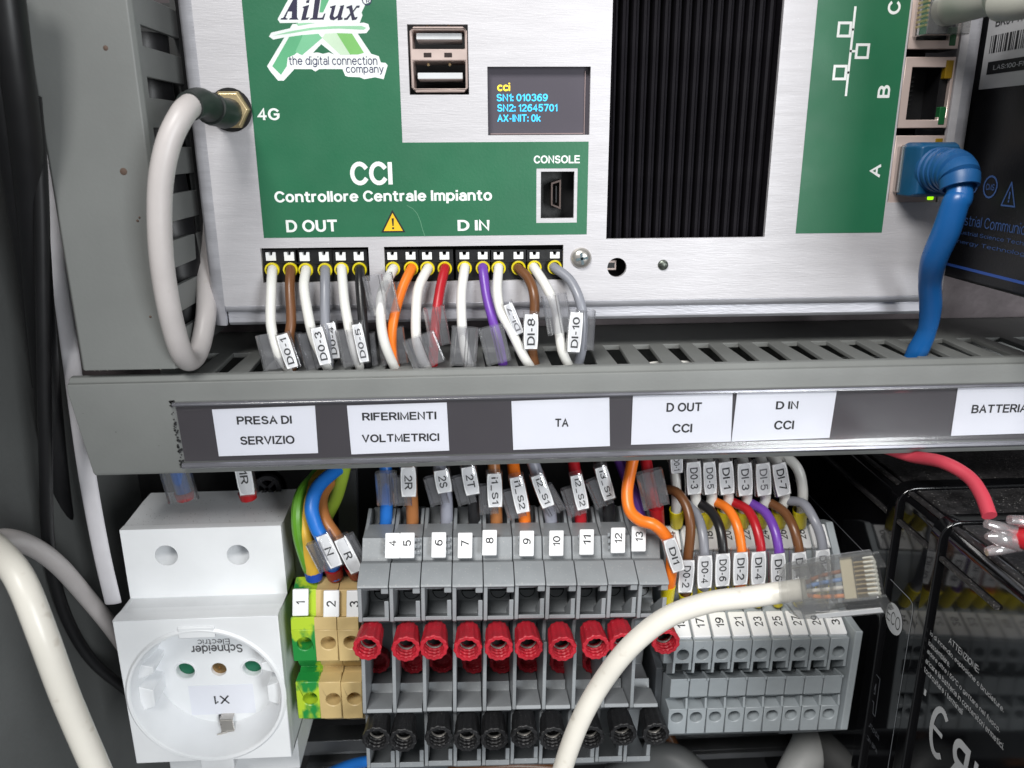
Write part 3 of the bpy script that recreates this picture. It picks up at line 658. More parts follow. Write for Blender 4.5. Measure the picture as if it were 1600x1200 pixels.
mb = MB(); mb.box(ph.x - 2.5, ph.x + .6, 4, 9, ph.z - 1.3, ph.z + 1.3); b_ = mb.build('reset_button', COPPER, ctl, cu, bevel=.2)
mb = MB(); mb.box(ph.x - 2.6, ph.x + .1, 3.85, 4.0, ph.z - .7, ph.z + .7); mb.build('button_cap', BLACKP, b_, cu)
# ethernet ports C, B, A
LEDA = mat('amber_led', (140, 110, 20), .3); LEDG = mat('green_led', (30, 90, 50), .3); LEDON = mat('lit_green_led', (150, 240, 20), .4, emit=(160, 250, 10), es=1.4)
def port(pc, lit):
    zc = pc.z; h_ = 8.1; x0, x1 = rj[0] + .25, rj[1] - .3
    o = plate('ethernet_port', [rect(x0, x1, zc - h_, zc + h_), [(x0 + 1.9, zc - 6.2), (x1 - 2.6, zc - 6.2), (x1 - 2.6, zc - 5.6), (x1 - .7, zc - 5.6), (x1 - .7, zc + 5.8), (x0 + 1.9, zc + 5.8)]], .2, 1.6, COPPER, ctl, cu, bevel=.12)
    plate('socket_liner', [rect(x0, x1, zc - h_, zc + h_), rect(x0 + 1.9, x1 - 2.6, zc - 6.2, zc + 5.8)], 1.65, 9, BLACKP, o, cu)
    mb = MB(); mb.box(x0 + 1.9, x1 - .8, 8, 9, zc - 6.2, zc + 5.8); mb.build('socket_back', BLACKP, o, cu)
    for i in range(8):
        mb = MB(); zz = zc - 3.6 + i * 1.03; mb.box(x0 + 2.0, x0 + 4.2, 3, 8, zz, zz + .35); mb.build('contact', BLACKP, o, cu)
    mb = MB(); mb.box(x1 - 2.4, x1 - .5, .05, 3, zc + 3.2, zc + 7.4); mb.build('status_light', LEDA, o, cu, bevel=.2)
    mb = MB(); mb.box(x1 - 2.4, x1 - .8, .05, 3, zc - 7.4, zc - (6.3 if lit else 3.2)); mb.build('status_light', LEDON if lit else LEDG, o, cu, bevel=.2)
    return o
pA = P(1430, 265, 0); pB = P(1447, 145, 0); pC = P(1460, 26, 0)
pC.z = pB.z * 2 - pA.z
for p, l in ((pA, True), (pB, False), (pC, False)): port(p, l)
mb = MB(); mb.box(rj[0], rj[1], 15, 16, rj[2], rj[3]); mb.build('port_backing', DARK, ctl, cu)

# ------------------------------------------------------------------ wires and markers
def frame_tag(px, py, Y, tilt, pitch=0):
    """axis pointing down the tag, side axis to the right, normal to the viewer"""
    c = P(px, py, Y); t = R(tilt)
    dn = (P(px + 40 * math.sin(t), py + 40 * math.cos(t), Y) - c).normalized()
    rt = V((-dn.z, 0, dn.x)); rt = rt if rt.x > 0 else -rt
    if pitch:
        q = Matrix.Rotation(R(pitch), 3, rt); dn = q @ dn
    n = rt.cross(-dn)
    return c, dn, rt, n
def pxmm(px, py, Y, l, tilt):
    t = R(tilt); return (P(px + l / 2 * math.sin(t), py + l / 2 * math.cos(t), Y) - P(px - l / 2 * math.sin(t), py - l / 2 * math.cos(t), Y)).length
def marker(root, org, px, py, Y, L_, W_, tilt, text, read='down', ink=INK, clear=CLEAR, pitch=0, fs=.55, tl=.78, shift=0):
    c, dn, rt, n = frame_tag(px, py, Y, tilt, pitch)
    l = pxmm(px, py, Y, L_, tilt); w_ = pxmm(px, py, Y, W_, tilt + 90)
    # sleeve: oblong tube, open at both ends
    hw, th = w_ / 2 * 1.14, 1.7
    sec = []
    for k in range(16):
        a = 2 * math.pi * k / 16; cx, cy = math.cos(a), math.sin(a)
        sec.append((hw * (abs(cx) ** .5) * (1 if cx > 0 else -1), th * (abs(cy) ** .7) * (1 if cy > 0 else -1)))
    mb = MB(); mb.rings([[c - n * 1.75 + dn * (l * 1.08 / 2 * s_) + rt * x + n * y * f_ for x, y in sec] for s_, f_ in ((-1, .85), (-.4, 1), (.4, 1), (1, .85))], caps=(False, False))
    mb.build('marker_sleeve', clear, root, org, angle=1.2)
    if text is None: return
    outl = [(-.5, -.45), (.5, -.45), (.5, .45), (-.5, .45)]
    pts = []
    for t_ in (-1, -.5, .5, 1): pts.append((t_, .90 if abs(t_) == 1 else 1))
    loop = [c - n * .3 + dn * (l / 2 * t_) + rt * (w_ / 2 * f_) for t_, f_ in pts] + [c - n * .3 + dn * (l / 2 * t_) - rt * (w_ / 2 * f_) for t_, f_ in reversed(pts)]
    mb = MB(); k = len(loop)
    mb.add(loop + [p - n * .35 for p in loop], [tuple(range(k)), tuple(range(2 * k - 1, k - 1, -1))] + [(i, (i + 1) % k, k + (i + 1) % k, k + i) for i in range(k)])
    tg = mb.build('marker_tag', TAGW, root, org, bevel=.06)
    u, v = (dn, rt) if read == 'down' else (-dn, -rt)
    nchar = len(text)
    lettering(text, c - n * .3 + dn * shift, u, v, l * tl, w_ * fs, ink, tg, org, bold=.022, lift=.05)
def clear_wing(root, org, px, py, Y, L_, W_, tilt, mat_=None, pitch=0):
    """empty clear marker carrier: a grooved folded film round the wire"""
    c, dn, rt, n = frame_tag(px, py, Y, tilt, pitch)
    l = pxmm(px, py, Y, L_, tilt); w_ = pxmm(px, py, Y, W_, tilt + 90)
    prof = [(-.5, -.3), (-.5, 1.1), (-.4, 1.5), (-.34, 1.5), (-.3, .9), (.02, .9), (.06, 1.5), (.14, 1.5), (.18, .9), (.44, .9), (.5, 1.3), (.5, -.3), (.4, -.9), (-.4, -.9)]
    mb = MB(); mb.rings([[c + dn * (l / 2 * s_) + rt * (w_ * a) + n * b for a, b in prof] for s_ in (-1, 1)], caps=(False, False))
    o = mb.build('marker_sleeve', mat_ or CLEAR, root, org, smooth=False)
    md = o.modifiers.new('wall', 'SOLIDIFY'); md.thickness = .14 * S
WG = 'wires pressed into the controller connectors'
def wire(label, cn, pts, r=1.25, ferr=None, group=None, name='control_wire', material=None, n=12):
    ps = [P(*p) if len(p) == 3 else V(p[1:]) for p in pts]; org = ps[0]
    root = thing(name, label, 'wire', org, group)
    mb = MB(); mb.tube(ps, r, n, 7); mb.build('jacket', material or WIREC[cn], root, org)
    if ferr:
        fm_, p0, p1, rr = ferr; a = P(*p0); b = P(*p1); d = (b - a)
        mb = MB(); mb.lathe([(0, rr * .82), (0, rr), (d.length * .9, rr * .86), (d.length, rr * .7), (d.length, .3)], a, d, 16, caps=(False, True)); mb.build('ferrule', fm_, root, org)
    return root, org
def ferrule_ring(root, org, c, ax, r, material):
    mb = MB(); mb.lathe([(-.4, r * .78), (-.5, r), (-.2, r * 1.05), (2.2, r * .8), (2.2, r * .5)], c, ax, 18, caps=(False, False)); mb.build('ferrule', material, root, org)
U = [
 ('white', [(424, 450), (423, 500), (428, 530), (437, 555), (455, 583)], 'white wire tagged D0-1, first wire from the left in the D OUT connector'),
 ('brown', [(453, 450), (455, 500), (452, 530), (456, 580)], 'brown wire second from the left in the D OUT connector'),
 ('white', [(475, 450), (483, 500), (491, 530), (505, 560), (516, 583)], 'white wire tagged D0-3, third from the left in the D OUT connector'),
 ('grey', [(508, 450), (508, 500), (511, 540), (514, 580)], 'grey wire tagged D0-4 in the D OUT connector'),
 ('white', [(538, 470), (545, 510), (553, 545), (566, 583)], 'white wire tagged D0-5 in the D OUT connector, left of the black wire'),
 ('black', [(563, 450), (567, 500), (571, 540), (574, 580)], 'black wire at the right end of the D OUT connector'),
 ('white', [(602, 445), (595, 470), (596, 510), (604, 545), (621, 583)], 'white wire first from the left in the D IN connector, passing over the orange wire'),
 ('orange', [(629, 450), (617, 490), (612, 530), (619, 583)], 'orange wire second from the left in the D IN connector'),
 ('white', [(654, 450), (650, 490), (651, 530), (660, 560), (673, 583)], 'white wire between the orange and red wires in the D IN connector'),
 ('red', [(688, 450), (682, 490), (678, 540), (676, 580)], 'red wire hanging from the D IN connector'),
 ('white', [(721, 460), (722, 510), (727, 550), (736, 581)], 'white wire between the red and purple wires in the D IN connector'),
 ('purple', [(760, 460), (770, 500), (780, 540), (788, 581)], 'purple wire hanging from the D IN connector'),
 ('white', [(777, 455), (783, 487), (800, 520), (820, 560), (836, 583)], 'white wire with greyish tag DI-7 between purple and brown wires'),
 ('brown', [(826, 436), (835, 465), (834, 510), (832, 550), (838, 578)], 'brown wire tagged DI-8 in the D IN connector'),
 ('white', [(853, 447), (868, 480), (874, 520), (879, 550), (893, 580)], 'white wire just left of the grey DI-10 wire in the D IN connector'),
 ('grey', [(890, 437), (905, 467), (911, 500), (910, 540), (903, 573)], 'grey wire tagged DI-10 at the right end of the D IN connector')]
UR = {}
for i, (cn, pts, lb) in enumerate(U):
    nY = len(pts); ys = [-5.5, -8.5, -9.5, -9.5, -9, -8][:nY]
    if i % 2: ys = [y + 1.6 for y in ys]
    ys[-1] = -7
    pp = [(FER[i], FERZ[i], 3), (FER[i], FERZ[i] + 1, -.6)] + [(a, b, y) for (a, b), y in zip(pts, ys)]
    last = P(pp[-1][0], pp[-1][1], -7); 
    root, org = wire(lb, cn, pp, 1.22, group=WG)
    ferrule_ring(root, org, P(FER[i], FERZ[i], .2), EY, 1.75, YELF)
    UR[i] = (root, org)
def mk(i, *a, **k): marker(UR[i][0], UR[i][1], *a, **k)
def cw(i, *a, **k): clear_wing(UR[i][0], UR[i][1], *a, **k)
mk(0, 448, 549, -12.5, 54, 19, 21, 'D0-1', 'up', pitch=-8); cw(0, 424, 549, -9.5, 56, 34, 16, pitch=-8)
cw(1, 462, 545, -5.5, 50, 22, 5, CLEARH)
mk(2, 501, 541, -12.8, 58, 20, 16, 'D0-3', 'up', pitch=-6); cw(2, 484, 548, -8, 56, 26, 15, CLEARH)
mk(3, 519, 533, -8.5, 56, 17, 8, 'D0-4', 'up')
mk(4, 563, 537, -12, 60, 16, 12, 'D0-5', 'up', ink=mat('worn_print', (70, 70, 74), .6)); cw(4, 544, 543, -10, 58, 28, 12)
cw(5, 580, 545, -6, 50, 18, 6, CLEARH)
cw(6, 596, 459, -9, 62, 46, 12); cw(7, 614, 540, -7, 56, 42, 8, CLEARH)
cw(8, 663, 548, -12, 50, 52, 22); cw(9, 683, 509, -8, 60, 34, 10)
cw(10, 725, 541, -11, 60, 42, -4); cw(11, 773, 538, -12, 58, 40, 14)
mk(12, 803, 499, -11, 50, 15, 22, 'DI-7', 'up', ink=INKG, clear=CLEARH); mk(13, 830, 519, -12.5, 54, 22, -1, 'DI-8', 'up')
cw(14, 870, 490, -11, 60, 40, 10); mk(15, 899, 520, -12.6, 62, 21, -5, 'DI-10', 'up'); cw(15, 913, 515, -8, 62, 30, -3)

# ------------------------------------------------------------------ antenna cable
org = P(358, 174, 0)
ant = thing('antenna_cable', 'pale grey antenna cable looping down from the gold nut beside 4G', 'cable', org)
mb = MB()
c = P(362, 172, 0)
mb.lathe([(-1, 4.9), (-.9, 4.9), (-.9, 3)], c, (0, 1, 0), 24); mb.build('washer', BLACKP, ant, org)
mb = MB(); mb.lathe([(0.1, 4.6), (1.9, 4.6), (2.3, 4.0), (2.3, 2.6)], c, (0, -1, 0), 6); mb.build('nut', GOLD, ant, org, bevel=.15)
mb = MB(); mb.tube([P(358, 174, -2), P(349, 177, -8), P(330, 170, -14), P(312, 160, -19), P(296, 166, -24)], [3.0, 3.3, 3.1, 3.0, 2.9], 20)
mb.build('boot', mat('dark_rubber_boot', (36, 42, 40), .5, 0, .1), ant, org)
mb = MB(); mb.lathe([(0, 3.1), (0, 3.45), (1.4, 3.45), (1.4, 3.1)], P(334, 172, -13), P(320, 164, -17) - P(334, 172, -13), 20); mb.build('boot_ring', mat('dark_rubber_boot', (36, 42, 40)), ant, org)
mb = MB(); mb.tube([P(300, 163, -23), P(284, 180, -27), P(262, 228, -29), P(250, 300, -29), P(252, 400, -28), P(266, 490, -25), P(284, 552, -20), P(299, 563, -12), P(313, 540, -6), P(322, 490, -1), P(322, 440, 6), P(318, 380, 14), P(316, 300, 20)], [2.45] * 13, 20)
mb.build('jacket', GREYC, ant, org)

# ------------------------------------------------------------------ blue network cable
org = P(1430, 265, -1)
bl = thing('network_cable', 'blue network cable with ribbed angled boot plugged into port A', 'cable', org)
x0, x1 = rj[0] + 1.2, rj[1] - 1.6; zc = pA.z + .2
mb = MB(); mb.box(x0 - .2, x1, -3, 6, zc - 5.6, zc + 5.6); mb.build('plug', PLUGC, bl, org, bevel=.3)
mb = MB(); mb.rings([[V((x, y, z)) for x, z in ((x0 + a, zc - 6.3 + b), (x1 - b - .3, zc - 6.3 + b), (x1 + .7 - a, zc - 6.3 + 1.5), (x1 + .7 - a, zc + 4.9), (x1 - .3, zc + 6.3 - b), (x0 + a + 1.2, zc + 6.3 - b), (x0 + a, zc + 5.3))] for y, a, b in ((-1.2, 0, 0), (-7.5, 0, 0), (-9.2, .8, .6))])
mb.build('boot_body', mat('teal_boot_rubber', (20, 78, 118), .42), bl, org, bevel=.5)
xc = (x0 + x1) / 2 + .3
bp_, br_ = smooth_path([V((xc, -8.4, zc)), V((xc, -13.0, zc + .1)), V((xc - .1, -15.8, zc + .1)), V((xc - .4, -18.6, zc - 1.0)), V((xc - .6, -19.8, zc - 3.6))], [5.3, 5.0, 4.7, 4.3, 4.1], 14)
cum = 0; pp_ = []; rr_ = []
for k in range(len(bp_)):
    if k: cum += (bp_[k] - bp_[k - 1]).length
    g_ = 1.0 if (cum % 1.9) < 1.2 or cum > 11 else .84
    pp_.append(bp_[k]); rr_.append(br_[k] * g_ * (1.0 if cum > 13 else 1))
dd = (pp_[-1] - pp_[-2]).normalized(); pp_ += [pp_[-1] + dd * .02, pp_[-1] - dd * 3]; rr_ += [3.5, 3.2]
rg = []; u_ = EX
for k, p in enumerate(pp_):
    d_ = (pp_[min(k + 1, len(bp_) - 1)] - pp_[max(min(k, len(bp_) - 1) - 1, 0)]).normalized() if k < len(bp_) else dd
    v_ = d_.cross(EX).normalized(); rg.append([p + EX * math.cos(2 * math.pi * t / 32) * rr_[k] + v_ * math.sin(2 * math.pi * t / 32) * rr_[k] for t in range(32)])
mb = MB(); mb.rings(rg, caps=(False, False)); mb.build('boot_ribs', TEAL, bl, org, angle=.45)
mb = MB(); mb.tube([V((xc - .5, -18.8, zc - 1.6)), V((xc - .7, -20.4, zc - 5.6)), P(1493, 318, -20.6), P(1478, 362, -19.5), P(1460, 404, -17), P(1453, 440, -13), P(1454, 478, -10), P(1449, 515, -8), P(1434, 548, -6), P(1420, 575, -5)],
              [2.8, 2.85, 2.9, 3.05, 2.9, 2.6, 2.6, 2.2, 2.6, 2.2], 24, flat=.88)
mb.build('jacket', BLUEC, bl, org)

# grey network cable at port C
org = P(1450, 10, -1)
g2 = thing('network_cable', 'blurred light grey network cable plugged into port C at the top right', 'cable', org)
zc = pC.z
mb = MB(); mb.box(x0 - .2, x1, -6, 6, zc - 5.6, zc + 5.6); mb.build('plug', PLUGC, g2, org, bevel=.3)
for i in range(8):
    mb = MB(); zz = zc - 3.8 + i * 1.03; mb.box(x0 - .35, x0 + .2, -5.4, -1, zz, zz + .5); mb.build('contact', GOLD, g2, org)
mb = MB(); mb.tube([V((xc, -3, zc)), V((xc, -14, zc + .6)), V((xc + 4, -26, zc + 1.6)), P(1570, -2, -32), P(1680, -22, -36), P(1760, -50, -38)], [3.6, 4.3, 4.3, 4.2, 4.2, 4.2], 20)
mb.build('jacket', mat('grey_green_cable_jacket', (176, 176, 166), .45), g2, org)

# ------------------------------------------------------------------ black device, upper right
xd = xR + 6.5
zdb = PX(1560, 456, xd).z
dv = thing('network_switch', 'black industrial network switch beside the controller with a white barcode label', 'network device', (xd, 0, zdb)); do = V((xd, 0, zdb))
mb = MB(); mb.box(xd, xd + 45, -110, 33, zdb, 170); mb.build('case', SWITB, dv, do, bevel=1.2, seg=3)
def side(px, py, X): return PX(px, py, X)
NY = V((0, -1, 0))
def sideplate(pts, X, name, material, par, org, t=.1):
    a = [PX(px, py, X) + V((-t, 0, 0)) for px, py in pts]; mb = MB(); mb.add(a, [tuple(range(len(a)))]); return mb.build(name, material, par, org, smooth=False)
lab_y0 = PX(1530, 138, xd).y; lz0 = PX(1531, 140, xd).z
mb = MB(); mb.box(xd - .12, xd - .02, lab_y0 - 46, lab_y0, lz0, 170); lab = mb.build('barcode_label', mat('grey_white_label', (188, 188, 190), .5), dv, do)
def sbox(name, ya, yb, za, zb_, material, par, X, org, t=.16):
    mb = MB(); mb.box(X - t, X - t + .03, yb, ya, za, zb_); return mb.build(name, material, par, org)
by0 = PX(1546, 84, xd).y; bz0 = PX(1546, 84, xd).z; bz1 = PX(1550, 56, xd).z
yy = by0
random.seed(3)
for i in range(26):
    wv = random.choice((.28, .28, .5, .8)); sbox('bar', yy, yy - wv, bz0, bz1, INK, lab, xd, do); yy -= wv + random.choice((.3, .3, .5))
random.seed(7)
q0 = PX(1542, 117, xd); q1 = PX(1546, 97, xd); sbox('black_bar', q0.y, q0.y - 24, q0.z, q1.z, INK, lab, xd, do)
h_ = q1.z - q0.z
lettering('LAS:100-FNB001', V((xd - .2, q0.y - 11, (q0.z + q1.z) / 2)), NY, EZ, 17, h_ * .4, GINK, lab, do)
q = PX(1557, 38, xd); lettering('BKJ7TKBC0', V((xd - .14, q.y - 8.5, q.z + .4)), NY, EZ, 17, 1.9, INK, lab, do)
BLP = mat('blue_print', (60, 88, 140), .5)
q0 = PX(1485, 414, xd); sbox('blue_stripe', 30, -90, q0.z - .3, q0.z + .4, mat('blue_line', (52, 88, 168), .5), dv, xd, do, .1)
q = PX(1515, 343, xd); lettering('Industrial Communication', V((xd, q.y - 10.5, q.z - .3)), NY, EZ, 37, 2.6, BLP, dv, do, bold=0, lift=.1)
q = PX(1515, 362, xd); lettering('Industrial Science Technology', V((xd, q.y - 11, q.z - .6)), NY, EZ, 36, 1.2, BLP, dv, do, bold=0, lift=.1)
q = PX(1515, 377, xd); lettering('Energy Technology Co.', V((xd, q.y - 11, q.z - .6)), NY, EZ, 36, 1.2, BLP, dv, do, bold=0, lift=.1)
q = PX(1548, 292, xd)
ribbon('certification_mark', [(2.5 * math.cos(a * .393), 2.5 * math.sin(a * .393)) for a in range(16)], .45, V((xd, q.y, q.z)), NY, EZ, BLP, dv, do, .1, True)
lettering('CMS', V((xd, q.y, q.z)), NY, EZ, 3.3, 1.6, BLP, dv, do, lift=.12)
q = PX(1578, 306, xd)
ribbon('warning_sign', [(-2.4, -2.3), (2.4, -2.3), (0, 3)], .4, V((xd, q.y, q.z)), NY, EZ, BLP, dv, do, .1, True)
lettering('!', V((xd, q.y, q.z - .3)), NY, EZ, .5, 2.4, BLP, dv, do, lift=.12)
q = PX(1520, 288, xd); ribbon('certification_mark', [(2.3 * math.cos(a * .393), 2.3 * math.sin(a * .393)) for a in range(16)], .4, V((xd, q.y, q.z)), NY, EZ, BLP, dv, do, .1, True)

# ------------------------------------------------------------------ DIN socket
YU, YL_ = 3.0, -9.0
a0 = P(180, 828, YU); a1 = P(436, 824, YU); b0 = P(176, 968, YL_); b1 = P(437, 963, YL_)
sxl = (a0.x + b0.x) / 2 + .4; sxr = (a1.x + b1.x) / 2
zt_ = P(308, 826, YU).z; zs = P(322, 938, YU).z; zl = P(307, 966, YL_).z; zb2 = P(339, 1188, YL_).z
so = V((sxl, YL_, zb2))
sk = thing('power_socket', 'white rail-mounted schuko power socket labelled X1', 'power socket', so)
# upper body with two screw holes in the face
sh = [P(260, 868, YU), P(372, 867, YU)]
ztb = P(340, 776, 22).z
mb = MB(); mb.prism([(5.5, zt_ - .1), (5.6, zt_), (20, ztb), (26, ztb), (26, zb2 + 4), (10, zb2 + 4), (10, zl - .6), (-2.5, zl - .6), (-6.5, zl - .3), (14, zs), (14, zt_ - .1)], sxl, sxr)
mb.box(sxl, sxl + .9, 4, 15, zs, zt_ - .2); mb.box(sxr - .9, sxr, 4, 15, zs, zt_ - .2)
mb.box(sxl, sxl + .9, -6, 12, zb2 + .3, zl - .5); mb.box(sxr - .9, sxr, -6, 12, zb2 + .3, zl - .5); mb.box(sxl, sxr, -6, 12, zb2 + .3, zb2 + 1.0)
# the prism stops behind a drilled face plate
body = mb.build('body', WHITED, sk, so, bevel=.5, seg=3)
plate('face_plate', [rect(sxl + .03, sxr - .03, zs + .2, zt_ + .2), circ(sh[0].x, sh[0].z, 3.1, 28), circ(sh[1].x, sh[1].z, 3.1, 28)], YU, YU + 2.6, WHITEP, sk, so)
for q_ in sh:
    mb = MB(); mb.lathe([(0, 3.1), (2.4, 2.75), (9.5, 2.6), (9.6, .02)], (q_.x, YU + .3, q_.z), (0, 1, 0), 28, caps=(False, False)); mb.build('screw_well', WHITEP, sk, so)
mb = MB(); mb.prism([(YU, zs + .25), (YU + 2.6, zs + .25), (-6.3, zl), (YL_, zl - .02), (YL_, zl)], sxl + .03, sxr - .03); mb.build('step', WHITEP, sk, so, bevel=.25)
for px in (262, 383):        # clips at the top back
    pass
cr = P(320, 1086, YL_); rad = 20.3
cr = V(((sxl + sxr) / 2 + .2, YL_, (zl + zb2) / 2 - 1.5))
rad = min((sxr - sxl) / 2 - 1.5, cr.z - zb2 - .6)
plate('face_plate', [rect(sxl + .02, sxr - .02, zb2, zl), circ(cr.x, cr.z, rad, 64)], YL_, YL_ + 4, WHITEP, sk, so, bevel=.3)
mb = MB(); mb.lathe([(0.0, rad + .02), (-.5, rad + .3), (-.6, rad + .9), (-.05, rad + 1.5)], cr, (0, 1, 0), 72, caps=(False, False)); mb.build('ring_lip', WHITEP, sk, so)
depth = 11.5
mb = MB(); mb.lathe([(0, rad), (depth, rad - 2.2), (depth + .1, rad - 2.4)], cr, (0, 1, 0), 72, caps=(False, False)); well = mb.build('well', WHITEP, sk, so)
FY = YL_ + depth
pc_ = P(342, 1046, FY); hz = pc_.z; ccx = pc_.x
HG = [(P(290, 1047, FY).x, hz), (P(394, 1045, FY).x, hz)]
sl_ = (P(341, 1116, FY), P(366, 1142, FY))
flo = plate('well_floor', [circ(cr.x, cr.z, rad - 1.9, 64), circ(HG[0][0], HG[0][1], 2.6), circ(HG[1][0], HG[1][1], 2.6), circ(ccx, hz, 2.2), rect(sl_[0].x, sl_[1].x, sl_[1].z, sl_[0].z)], FY, FY + 2, WHITEP, sk, so)
SHG = mat('green_shutter', (20, 100, 72), .4)
for hx, hh in HG:
    mb = MB(); mb.lathe([(0, 2.7), (.3, 2.7), (.3, .01)], (hx, FY + 2.4, hh), (0, -1, 0), 24); mb.build('shutter', SHG, flo, so)
    mb = MB(); mb.lathe([(0, 2.65), (.35, 2.75), (.35, 3.1), (0, 3.2)], (hx, FY, hh), (0, -1, 0), 28, caps=(False, False)); mb.build('hole_rim', WHITEP, flo, so)
mb = MB(); mb.lathe([(0, 2.3), (.3, 2.3), (.3, .6), (-1.2, .5), (-1.2, .01)], (ccx, FY + 1.5, hz), (0, -1, 0), 20); mb.build('earth_contact', mat('dull_brass', (150, 122, 84), .35, .8), flo, so)
la, lb_ = P(294, 1072, FY), P(400, 1113, FY)
mb = MB(); mb.box(la.x, lb_.x, FY - .12, FY - .02, lb_.z, la.z); xl = mb.build('paper_label', PAPER, sk, so)
q = P(347, 1093, FY); lettering('X1', V((q.x, FY - .13, q.z)), -EX, -EZ, 4.4, 3.0, INK, xl, so, bold=.012)
SG = mat('maker_print', (84, 84, 86), .5)
q = P(339, 1014, FY); lettering('Schneider', V((q.x, FY, q.z)), -EX, -EZ, 14.5, 2.8, SG, sk, so, bold=.022)
q = P(334, 1003, FY); lettering('Electric', V((q.x, FY, q.z)), -EX, -EZ, 9.0, 1.9, SG, sk, so, bold=.004)
mb = MB()      # earth clip, bent sheet strip
clip0 = P(357, 1117, FY); cz_ = clip0.z; cxx = clip0.x
for pth in ([(0, FY + .6, .6), (0, FY - 2.6, .2), (.6, FY - 3.6, -2.6), (.2, FY - 3.9, -3.8), (-2.8, FY - 4.6, -4.4), (-4.2, FY - 5.6, -6.0), (-3.8, FY - 6.4, -7.6)],):
    for (a, b) in zip(pth, pth[1:]):
        A = V((cxx + a[0], a[1], cz_ + a[2])); B = V((cxx + b[0], b[1], cz_ + b[2])); wv = V((1.9, 0, 0)) if b[0] >= 0 else (V((.4, 0, 1.2)) if b[0] == -2.8 else V((1.3, 0, 0)))
        mb.hexa([A - wv, A + wv, B + wv, B - wv], [p + V((0, .35, .2)) for p in (A - wv, A + wv, B + wv, B - wv)])
mb.build('earth_clip', STEEL, sk, so, bevel=.1)
for sgn in (-1, 1):          # side guide blocks of the well
    xe = cr.x + sgn * (rad - 1.0)
    for z0, z1, dpt in ((4.5, 8.5, 4.5), (-6.0, 1.0, 3.6)):
        mb = MB()
        mb.prism([(xe + sgn * .3, cr.z + z0 - .8), (xe - sgn * dpt, cr.z + z0 + 1), (xe - sgn * dpt, cr.z + z1 - 1), (xe + sgn * .3, cr.z + z1 + .4)] , YL_ + 3.2, FY + .2, ax='y')
        mb.build('guide_block', WHITEP, sk, so, bevel=.25)
mb = MB(); mb.box(cr.x - 5.2, cr.x + 4.6, YL_ - .5, YL_ + 3, cr.z + rad - 1.6, cr.z + rad + 1.9); mb.build('key_block', WHITEP, sk, so, bevel=.4)
mb = MB(); mb.box(cr.x - 4.2, cr.x + 5.2, YL_ - .3, YL_ + 3, zb2 - 3, zb2 + 1.2); mb.box(sxl + 4, sxr - 1, 2, 24, zb2 - 14, zb2 + .4); mb.build('lower_foot', WHITED, sk, so, bevel=.4)
# dust specks on the ledges
mb = MB()
for i in range(150):
    t = random.random(); xx = random.uniform(sxl + 1, sxr - 1)
    yy = 5.5 + 14.5 * t; zz = zt_ + (ztb - zt_) * t + .12; s_ = random.uniform(.05, .16)
    mb.add([V((xx, yy, zz)), V((xx + s_, yy, zz)), V((xx + s_ * .5, yy + s_, zz + s_))], [(0, 1, 2)])
    if i % 2:
        xx = random.uniform(sxl + 1, sxr - 1); t = random.random() ** 2
        mb.add([V((xx, YU - 9 * t - .1, zs - (zs - zl) * t + .12)), V((xx + s_, YU - 9 * t - .1, zs - (zs - zl) * t + .14)), V((xx + s_ / 2, YU - 9 * t - .3, zs - (zs - zl) * t + s_ + .1))], [(0, 1, 2)])
o = mb.build('dust', mat('dust_specks', (92, 84, 70), .9), sk, so); o['kind'] = 'stuff'

# wires above the socket
r_, og = wire('blue wire with clear sleeve entering the top left of the white socket', 'blue', [(270, 700, 6), (278, 740, 8), (289, 775, 10)], 2.0, (REDF, (287, 768, 10), (290, 781, 10), 2.7))
clear_wing(r_, og, 281, 757, 6, 52, 46, 16)
r_, og = wire('short red-ferruled wire tagged 1R entering the top of the white socket', 'brown', [(372, 700, 8), (380, 740, 9), (388, 775, 10)], 1.8, (REDF, (386, 768, 10), (389, 781, 10), 2.6))
marker(r_, og, 380, 742, 6, 66, 25, 11, '1R', 'down', tl=.34, fs=.52, shift=.8)
# a cable gland / round fitting behind
c = P(420, 760, 26); mb = MB(); mb.lathe([(0, 5.4), (0, 4.2), (1.5, 4.0), (1.5, 2.6), (0, 2.5), (0, .1)], c, (0, -1, .0), 22)
for a in (45, 135):
    ca, sa = math.cos(R(a)), math.sin(R(a)); mb.hexa([c + V((ca * s1 * 4.2 - sa * s2 * .5, -2, sa * s1 * 4.2 + ca * s2 * .5)) for s1, s2 in ((-1, -1), (1, -1), (1, 1), (-1, 1))], [c + V((ca * s1 * 4.2 - sa * s2 * .5, 1, sa * s1 * 4.2 + ca * s2 * .5)) for s1, s2 in ((-1, -1), (1, -1), (1, 1), (-1, 1))])
o = mb.build('rail_screw', mat('dark_steel', (60, 60, 62), .35, .8), None, c); o.location = c * S; tag(o, 'large dark cross-slotted screw behind the wires above the white socket', 'screw')

# ------------------------------------------------------------------ terminals
TG = 'terminal blocks on the lower rail'
def prof_at(pxr, lst, z0):
    return [(Y, P(pxr, py, Y).z - z0) for py, Y in lst]
